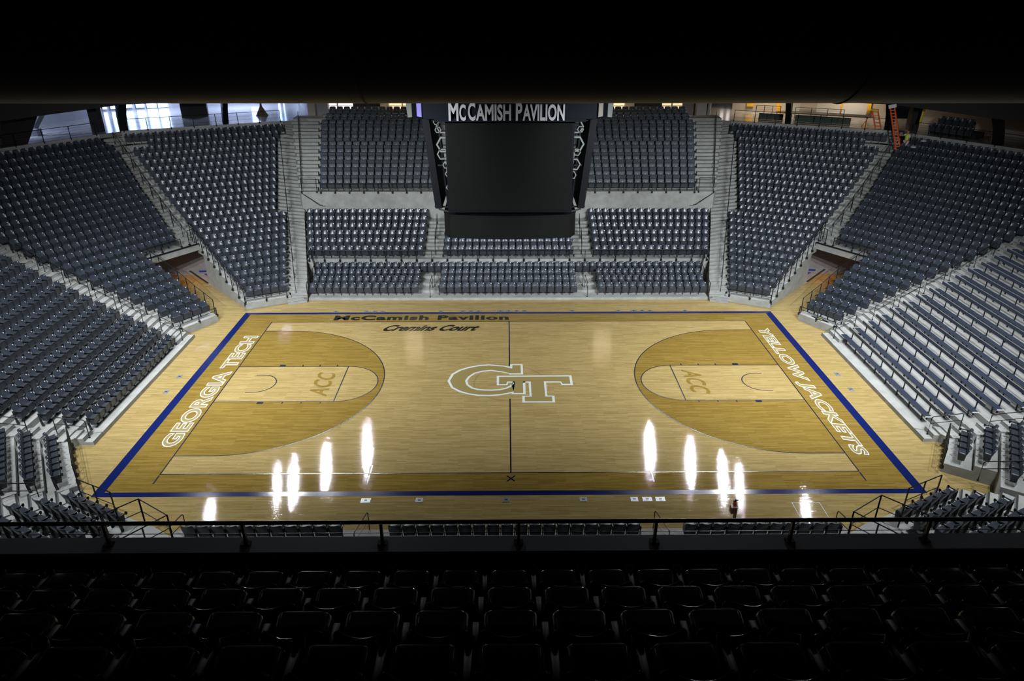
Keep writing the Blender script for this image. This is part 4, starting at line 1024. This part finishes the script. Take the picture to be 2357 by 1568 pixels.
for i, (s0, s1) in enumerate(((-7.6, -5.6), (-12.6, -8.8))):
    straight_rail((*onA(3.6, s0, -1), ZF), (*onA(3.6, s1, -1), ZF), .95, 4, 'thin cable railing behind the glass balustrade, the %s one' % ('shorter' if i == 0 else 'longer'), GR, cables=5, foot=False)
for px, y in ((1672, 42.5), (1687, 42.6)):
    o, *_ = panel('window_%d' % wn, px-3, px+4, y, 9.6, 12.0, 'suitew', .05, kind='structure', label='narrow bright window at the end of the right lobby'); wn += 1
# curved black arch legs and straight columns
def arch(base, top, label, w0=.55, bend=.5):
    b = MB(); a = Vector(base); c = Vector(top); n = 8; d = (c-a)
    pts = [a+d*(i/n)+Vector((1 if base[0] < 0 else -1, 0, 0))*bend*math.sin(math.pi*i/n) for i in range(n+1)]
    for p, q in zip(pts, pts[1:]): b.bar(p-(q-p)*.02, q+(q-p)*.02, w0, .45)
    globals()['AN'] = globals().get('AN', 8)+1; b.build('column_%d' % AN, 'steel', label=label, kind='structure')  # curved arch legs, numbered along with the columns
for sx in (-1, 1):
    f = (lambda p, z: (p[0] if sx < 0 else -p[0], p[1], z)); sd = LR[sx]
    pA = frame(25.5, 0, 1, 1); pB = frame(57, 0, 1, 1)
    arch(f(pA(-8.6, 35.3), ZF), f(pA(-8.2, 33.6), 12.3), 'curved black arch leg standing on the %s concourse edge, wedge side' % sd, .42, -.1)
    arch(f(pA(-16.0, 35.1), ZF), f(pA(-15.2, 33.6), 12.3), 'curved black arch leg at the head of the stairs above the %s tunnel' % sd, .6, -.25)
    if sx > 0: arch(f(pB(-3.1, 38.6), ZF), f(pB(-2.2, 37.1), 12.3), 'curved black arch leg behind the far right corner block', .6, -.3)
    b = MB(); p = pB(2.6, 40.0) if sx < 0 else (-31.4, 24.9)
    for dx in ((.85,) if sx < 0 else (0,)): b.box(*(f((p[0]+dx-.35, p[1]-.3+dx*.5), ZF)), *(f((p[0]+dx+.35, p[1]+.3+dx*.5), 12.3)))
    b.build('column_%d' % (7 if sx < 0 else 8), 'dark', kind='structure', label='pair of black steel columns at the %s stairhead' % sd)
# black raked stair structures in the left concourse
b = MB(); p0 = onB(.5, -7.6); p1 = onB(.5, -5.0)
b.add([(*onB(.4, -3.9), 8.0), (*onB(.4, -2.5), 8.0), (*onB(.4, -.6), 11.0), (*onB(.4, -3.3), 11.0), (*onB(1.2, -3.9), 8.0), (*onB(1.2, -2.5), 8.0), (*onB(1.2, -.6), 11.0), (*onB(1.2, -3.3), 11.0)], [(0,1,2,3),(4,5,6,7),(0,1,5,4),(1,2,6,5),(2,3,7,6),(3,0,4,7)])
b.build('column_20', 'dark', label='black raking pier at the left edge behind the corner block', kind='structure')  # leaning pier, separate from the upright columns
b = MB(); q = onB(4.0, -.4); b.box(q[0]-.9, q[1]-.3, ZF, q[0]+.9, q[1]+.3, ZF+.5); b.bar((q[0]-.6, q[1], ZF+.45), (q[0]-2.4, q[1]+.4, ZF+1.6), .28); b.bar((q[0]+.6, q[1], ZF+.45), (q[0]+2.4, q[1]+.9, ZF+3.2), .28)
b.build('braced_support', 'plaster', label='grey V-shaped steel support behind the far left corner block', cat='steel support')
b = MB(); q = onA(5.5, -12.2); 
b.prism([onA(5.6, -11.6), onA(5.6, -9.5), onA(7.5, -9.3), onA(7.5, -11.2)], ZF, ZF+2.6); b.build('kiosk', 'dark', label='black boxed structure standing on the left concourse', cat='kiosk')
b = MB(); q = onA(4.2, -5.2); b.lathe([(.55, ZF), (.5, ZF+.05), (.12, ZF+.75), (.07, ZF+1.0), (.10, ZF+1.3), (.05, ZF+1.9)], q[0], q[1], 14); b.build('pedestal_sculpture', 'woodp', smooth=True, label='brown cone-footed pedestal on the bright left concourse floor', cat='pedestal')
b = MB(); b.bar((26.2, 24.6, ZF+.2), (28.2, 23.4, ZF+2.6), .22); b.bar((33.4, 20.2, ZF+.6), (31.9, 22.4, ZF+2.4), .25)
# small seat bank on the right concourse
for r_ in range(2):
    for i in range(6 if r_ == 0 else 5):
        p = onB(1.1+.9*r_, 1.75-.52*i-(.1*r_), -1); P0 = Vector(onB(0, 0, -1)); P1 = Vector(onB(1, 0, -1)); d = (P1-P0).normalized()
        add_seat('folding_seat', 'fold', p[0], p[1], ZF+.45*r_, math.atan2(d.y, d.x)-math.pi/2, .505, i == 4, 'dark folding seat on the right concourse platform, %s row, %s from left' % (('front', 'back')[r_], ordn(i)), 'stadium seat', 'seats of the small concourse bank')
b = MB(); b.prism([onB(1.35, 2.1, -1), onB(1.35, -1.2, -1), onB(2.5, -1.2, -1), onB(2.5, 2.1, -1)], ZF, ZF+.45); b.build('platform_slab', 'dark', kind='structure', label='black step under the small bank of seats')
# concourse lamps (warm) hanging above the walkways
def arealamp(x, y, z, size, power, col, label, rot=None):
    root = empty('ceiling_lamp', (x, y, z), label=label, cat='ceiling lamp')
    b = MB(); b.box(-size/2, -.12, -.02, size/2, .12, .06); b.build('lamp_housing', 'cab', root)
    l = bpy.data.lights.new('lamp', 'AREA'); l.energy = power; l.color = col; l.shape = 'RECTANGLE'; l.size = size; l.size_y = .25
    o = bpy.data.objects.new('lamp_light', l); C.objects.link(o); o.location = (x, y, z-.04)
WARM = (1.0, .80, .55); COOL = (.55, .68, 1.0)
for i, (s, e) in enumerate(((-6, 2.5), (-13, 2.5), (-6, 6), (-13, 6))):
    p = onA(e, s, -1); arealamp(p[0], p[1], 12.2, 1.4, 260, WARM, 'warm strip lamp under the right concourse ceiling, %s' % ('front left', 'front right', 'rear left', 'rear right')[i])
for i, s in enumerate((-1, -7, -12)):
    p = onB(2.6, s, -1); arealamp(p[0], p[1], 12.2, 1.4, 170, WARM, 'warm strip lamp behind the far right corner block, %s' % ('inner', 'middle', 'outer')[i])
for i, s in enumerate((1.5, -4)):
    p = onB(1.6, s); arealamp(p[0], p[1], 12.2, 1.4, 260, WARM, 'warm strip lamp behind the far left corner block, %s' % ('inner', 'outer')[i])
for i, s in enumerate((-14, -6, 1)):
    p = onA(10.0, s); arealamp(p[0], p[1], 12.2, 3.0, 900, COOL, 'added cool fill lamp by the left concourse windows, %s' % ('outer', 'middle', 'inner')[i])  # fill lamps added to brighten the left concourse beside its windows
p = onB(5.5, -2); arealamp(p[0], p[1], 12.2, 3.0, 650, COOL, 'added cool fill lamp behind the far left corner block')  # fill lamp added to lift the dark area behind the corner block
for sx in (-1, 1):
    arealamp(sx*9, 29.3, 12.2, 1.6, 60, WARM, 'warm strip lamp above the last padded row, %s' % LR[sx])
    arealamp(sx*16.8, 30.3, 12.2, 1.2, 90, WARM, 'warm strip lamp above the %s stairhead' % LR[sx])
    root = empty('tunnel_lamp', (sx*21.3, 15.2, 2.05), label='orange-glowing lamp under the %s tunnel soffit' % LR[sx], cat='lamp')
    b = MB(); b.box(-.2, -.1, 0, .2, .1, .08); b.build('lamp_housing', 'dark', root)
    l = bpy.data.lights.new('tunnel', 'SPOT'); l.energy = 70; l.color = (1.0, .42, .12); l.spot_size = R(120); l.spot_blend = .6; l.shadow_soft_size = .1
    o = bpy.data.objects.new('tunnel_light', l); C.objects.link(o); o.location = (sx*22.3, 14.4, 2.1); aim(o, (sx*22.3, 14.2, 0))

# ------------------------------------------------------------------ ladders and the worker at the right stairhead
def ladder(a, c, w_, label, name='extension_ladder', rungs=16, mt='orange'):
    a = Vector(a); c = Vector(c); root = empty(name, a, label=label, cat='ladder'); s = Vector((.9, -.42, 0)).normalized()*w_/2
    for sg in (-1, 1):
        b = MB(); b.bar(a+s*sg, c+s*sg, .05, .09); at_origin(b.build('side_rail', mt), root)
    for i in range(rungs):
        t = (i+.5)/rungs; b = MB(); b.bar(a.lerp(c, t)-s, a.lerp(c, t)+s, .035, .06); at_origin(b.build('rung', mt), root)
    return root
l1 = ladder((29.35, 22.15, 7.2), (28.55, 23.1, 10.55), .30, 'tall orange ladder leaning at the right stairhead beside the worker')
b = MB(); b.bar((28.35, 23.2, 10.45), (28.8, 23.0, 10.6), .2, .25); at_origin(b.build('pad', 'cab', label='pale top pad'), l1)
l2 = ladder((29.3, 25.9, ZF), (28.9, 26.2, ZF+1.3), .4, 'short orange stepladder with yellow top on the right concourse', 'stepladder', 5)
b = MB(); b.bar((28.3, 26.6, ZF), (28.85, 26.25, ZF+1.3), .35, .05); at_origin(b.build('rear_leg', 'orange'), l2)
b = MB(); b.bar((28.65, 26.35, ZF+1.33), (29.1, 26.05, ZF+1.33), .30, .14); at_origin(b.build('top_cap', 'yel', label='yellow top cap'), l2)

def skin(name, joints, edges, radii, m, parent=None, sub=2, root=0):
    me = bpy.data.meshes.new(name); me.from_pydata(joints, edges, []); o = bpy.data.objects.new(name, me); C.objects.link(o)
    md = o.modifiers.new('skin', 'SKIN'); md.use_smooth_shade = True
    sv = me.skin_vertices[0].data
    for i, r_ in enumerate(radii): sv[i].radius = (r_ if isinstance(r_, tuple) else (r_, r_)); sv[i].use_root = (i == root)
    s_ = o.modifiers.new('sub', 'SUBSURF'); s_.levels = sub; s_.render_levels = sub
    dg = bpy.context.evaluated_depsgraph_get(); dg.update(); m2 = bpy.data.meshes.new_from_object(o.evaluated_get(dg)); bpy.data.objects.remove(o)
    m2.materials.clear(); m2.materials.append(M_[m]); m2.polygons.foreach_set('use_smooth', [True]*len(m2.polygons))
    o = bpy.data.objects.new(name, m2); C.objects.link(o)
    if parent: o.parent = parent
    return o
wk = empty('person', (29.75, 22.25, 7.19), R(-72), label='worker in neon yellow vest and white clothes, one arm out to the orange ladder', cat='person')
# local frame: facing -y, x to his left hand
J = [(0,0,.95),(0,-.005,1.12),(0,-.01,1.30),(0,0,1.43),(0,-.01,1.52),(0,-.025,1.60),(0,-.02,1.70),
     (.10,0,.90),(.11,-.02,.50),(.11,.02,.09),(.12,-.14,.05),(-.10,0,.90),(-.11,-.01,.50),(-.11,.03,.09),(-.12,-.13,.05),
     (.17,0,1.40),(.22,-.02,1.13),(.18,-.14,.92),(.16,-.18,.84),(-.17,0,1.40),(-.24,-.26,1.33),(-.24,-.52,1.36),(-.23,-.61,1.37)]
Ed = [(0,1),(1,2),(2,3),(3,4),(4,5),(5,6),(0,7),(7,8),(8,9),(9,10),(0,11),(11,12),(12,13),(13,14),(3,15),(15,16),(16,17),(17,18),(3,19),(19,20),(20,21),(21,22)]
Rd = [(.14,.10),(.125,.09),(.15,.10),(.09,.08),.055,(.075,.09),(.07,.085),.085,.06,.045,.04,.085,.06,.045,.04,.055,.045,.035,.028,.055,.045,.035,.028]
body = skin('body', J, Ed, Rd, 'skin', wk)
def fingers(base, d, side):
    for i in range(4):
        o_ = Vector(side)*(.024*(i-1.5)); a = Vector(base)+o_; ln_ = (.07, .08, .075, .06)[i]
        skin('finger', [a, a+Vector(d)*ln_*.55, a+Vector(d)*ln_*.8+Vector((0, 0, -.03))], [(0,1),(1,2)], [.010,.009,.008], 'skin', body, 1)
    a = Vector(base)+Vector(side)*.04; skin('thumb', [a-Vector(d)*.03, a+Vector(side)*.02+Vector(d)*.02, a+Vector(side)*.02+Vector(d)*.05], [(0,1),(1,2)], [.012,.010,.009], 'skin', body, 1)
fingers((-.23,-.64,1.37), (0,-1,0), (0,0,1)); fingers((.16,-.19,.80), (0,-.2,-1), (0,-1,0))
skin('trousers', [(0,0,.98),(.10,0,.90),(.11,-.02,.50),(.11,.02,.12),(-.10,0,.90),(-.11,-.01,.50),(-.11,.03,.12)], [(0,1),(1,2),(2,3),(0,4),(4,5),(5,6)], [(.155,.115),.105,.085,.075,.105,.085,.075], 'shirt', wk)
skin('shirt', [(0,0,.93),(0,-.005,1.12),(0,-.01,1.30),(0,0,1.42),(.17,0,1.40),(.21,-.01,1.20),(-.17,0,1.40),(-.22,-.16,1.35)], [(0,1),(1,2),(2,3),(3,4),(4,5),(3,6),(6,7)], [(.16,.12),(.145,.11),(.165,.12),(.10,.09),.075,.068,.075,.068], 'shirt', wk)
skin('safety_vest', [(0,0,1.00),(0,-.005,1.15),(0,-.01,1.30),(0,0,1.41),(.10,0,1.43),(-.10,0,1.43)], [(0,1),(1,2),(2,3),(3,4),(3,5)], [(.172,.135),(.165,.13),(.18,.135),(.11,.10),.075,.075], 'vest', wk)
skin('hair', [(0,.02,1.66),(0,.0,1.73),(0,-.03,1.74)], [(0,1),(1,2)], [(.08,.085),(.07,.08),(.05,.05)], 'hair', wk)
for x in (-.03, .03):
    b = MB(); b.lathe([(.004, -.006), (.010, 0), (.004, .006)], 0, 0, 8); b.v = [(v[0]+x, v[1]-.108, v[2]+1.645) for v in b.v]; b.build('eye', 'arm', wk)
b = MB(); b.add([(-.015,-.10,1.60),(.015,-.10,1.60),(0,-.135,1.605),(0,-.10,1.65)], [(0,1,2),(0,2,3),(1,3,2),(0,3,1)]); b.build('nose', 'skin', wk)
b = MB(); b.box(-.025, -.112, 1.57, .025, -.095, 1.578); b.build('mouth', 'red', wk)
for x in (-1, 1): b = MB(); b.box(x*.078-.012, -.03, 1.59, x*.078+.012, .02, 1.65); b.build('ear', 'skin', wk)
b = MB(); b.bar((31.0, 23.2, ZF+.75), (31.15, 23.3, ZF+2.2), .12); b.build('leaning_board', 'yel', label='narrow yellow board leaning at the right stairhead', cat='board')
# pale objects lying on two seats right of the worker
for i, (px, s, k) in enumerate(((0, -.55, 22), (0, -.65, 21))):
    P = frame(57, DB, -1, 1); p = P(SBR[k]-.75, DB+TT*k-.2); b = MB(); b.lathe([(.0, 0), (.15, .02), (.17, .06), (.10, .13), (.0, .15)], 0, 0, 12); b.v = [(v[0]*1.3, v[1], v[2]) for v in b.v]
    o = b.build('cloth_bundle', 'shirt', smooth=True, label='white bundle resting on a folded seat right of the worker, %s row' % ('last' if i == 0 else 'second to last'), cat='bundle'); o.location = (p[0], p[1], HP[k]+.60)

# ------------------------------------------------------------------ red box on a post by the near sideline
root = empty('sideline_post', (8.15, -10.95, 0), label='brown post with red box on a yellow foot near the sideline', cat='post')
b = MB(); b.lathe([(.16, 0), (.16, .05), (.09, .10), (.09, .32), (.07, .34)], 0, 0, 14); b.build('foot', 'yel', root, label='yellow foot')
b = MB(); b.box(-.045, -.045, .30, .045, .045, .95); b.build('pole', 'woodp', root)
b = MB(); b.box(-.20, -.12, .66, -.03, .08, .92); o = b.build('control_box', 'red', root, label='dark red box'); b = MB(); b.box(-.20, -.12, .92, .05, .08, .935); b.build('box_lid', 'cab', root)
b = MB(); b.lathe([(.05, .935), (.075, 1.0), (.07, 1.08), (.03, 1.12)], -.06, 0, 12); b.build('beacon', 'orange', root, label='red-orange beacon')
b = MB(); b.bar((-.06, 0, 1.1), (-.05, 0, 1.22), .06); b.bar((-.05, 0, 1.14), (.04, 0, 1.2), .03); b.bar((-.05, 0, 1.14), (-.14, 0, 1.16), .03); b.build('hook', 'arm', root)
# folded cart with a yellow emblem lying in front of the right corner seats
root = empty('folded_stand', (19.0, 6.9, .42), label='black folded tube stand with yellow marking before the right corner seats', cat='folded stand')
b = MB(); P = frame(57, DB, -1, 1); qq = [P(-4.9, DB-.55), P(-4.3, DB-.68), P(-3.8, DB-.6), P(-4.3, DB-.45)]; b.tube([(*q, .45) for q in qq+[qq[0]]], .02, 6); at_origin(b.build('tube_frame', 'steel', None, True), root)
b = MB(); c_ = P(-4.35, DB-.57); ring(b, [(c_[0]+.12*math.cos(t), c_[1]+.07*math.sin(t)) for t in [i*math.pi/8 for i in range(16)]], .04, .445, True); at_origin(b.build('yellow_mark', 'yel', label='yellow ring marking'), root)

# ------------------------------------------------------------------ dark balcony in front of the camera
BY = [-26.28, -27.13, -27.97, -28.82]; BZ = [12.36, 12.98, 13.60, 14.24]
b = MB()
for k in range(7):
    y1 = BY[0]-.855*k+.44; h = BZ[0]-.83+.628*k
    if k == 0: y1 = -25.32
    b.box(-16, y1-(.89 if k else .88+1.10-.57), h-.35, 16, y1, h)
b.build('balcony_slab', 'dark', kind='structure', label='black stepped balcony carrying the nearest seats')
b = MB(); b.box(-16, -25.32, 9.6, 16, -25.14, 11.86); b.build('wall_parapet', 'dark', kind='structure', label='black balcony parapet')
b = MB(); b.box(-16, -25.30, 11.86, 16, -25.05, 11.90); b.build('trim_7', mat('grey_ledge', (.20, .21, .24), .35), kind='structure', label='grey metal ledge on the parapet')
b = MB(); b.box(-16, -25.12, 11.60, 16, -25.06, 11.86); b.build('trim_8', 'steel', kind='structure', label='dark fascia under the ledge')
root = empty('balcony_railing', (0, -25.15, 11.9), label='black railing with square posts along the balcony parapet', cat='railing')
b = MB(); b.tube([(-15, 0, .285), (15, 0, .285)], .024, 10); b.build('top_rail', 'steel', root, True)
b = MB(); b.tube([(-15, 0, .135), (15, 0, .135)], .004, 5); b.build('thin_cable', 'steel', root, True)
for i in range(-9, 10):
    x = -.04+1.524*i*.9985; b = MB(); b.bar((x, 0, 0), (x, 0, .28), .042, .03); b.box(x-.05, -.05, 0, x+.05, .03, .012); b.build('post', 'steel', root)
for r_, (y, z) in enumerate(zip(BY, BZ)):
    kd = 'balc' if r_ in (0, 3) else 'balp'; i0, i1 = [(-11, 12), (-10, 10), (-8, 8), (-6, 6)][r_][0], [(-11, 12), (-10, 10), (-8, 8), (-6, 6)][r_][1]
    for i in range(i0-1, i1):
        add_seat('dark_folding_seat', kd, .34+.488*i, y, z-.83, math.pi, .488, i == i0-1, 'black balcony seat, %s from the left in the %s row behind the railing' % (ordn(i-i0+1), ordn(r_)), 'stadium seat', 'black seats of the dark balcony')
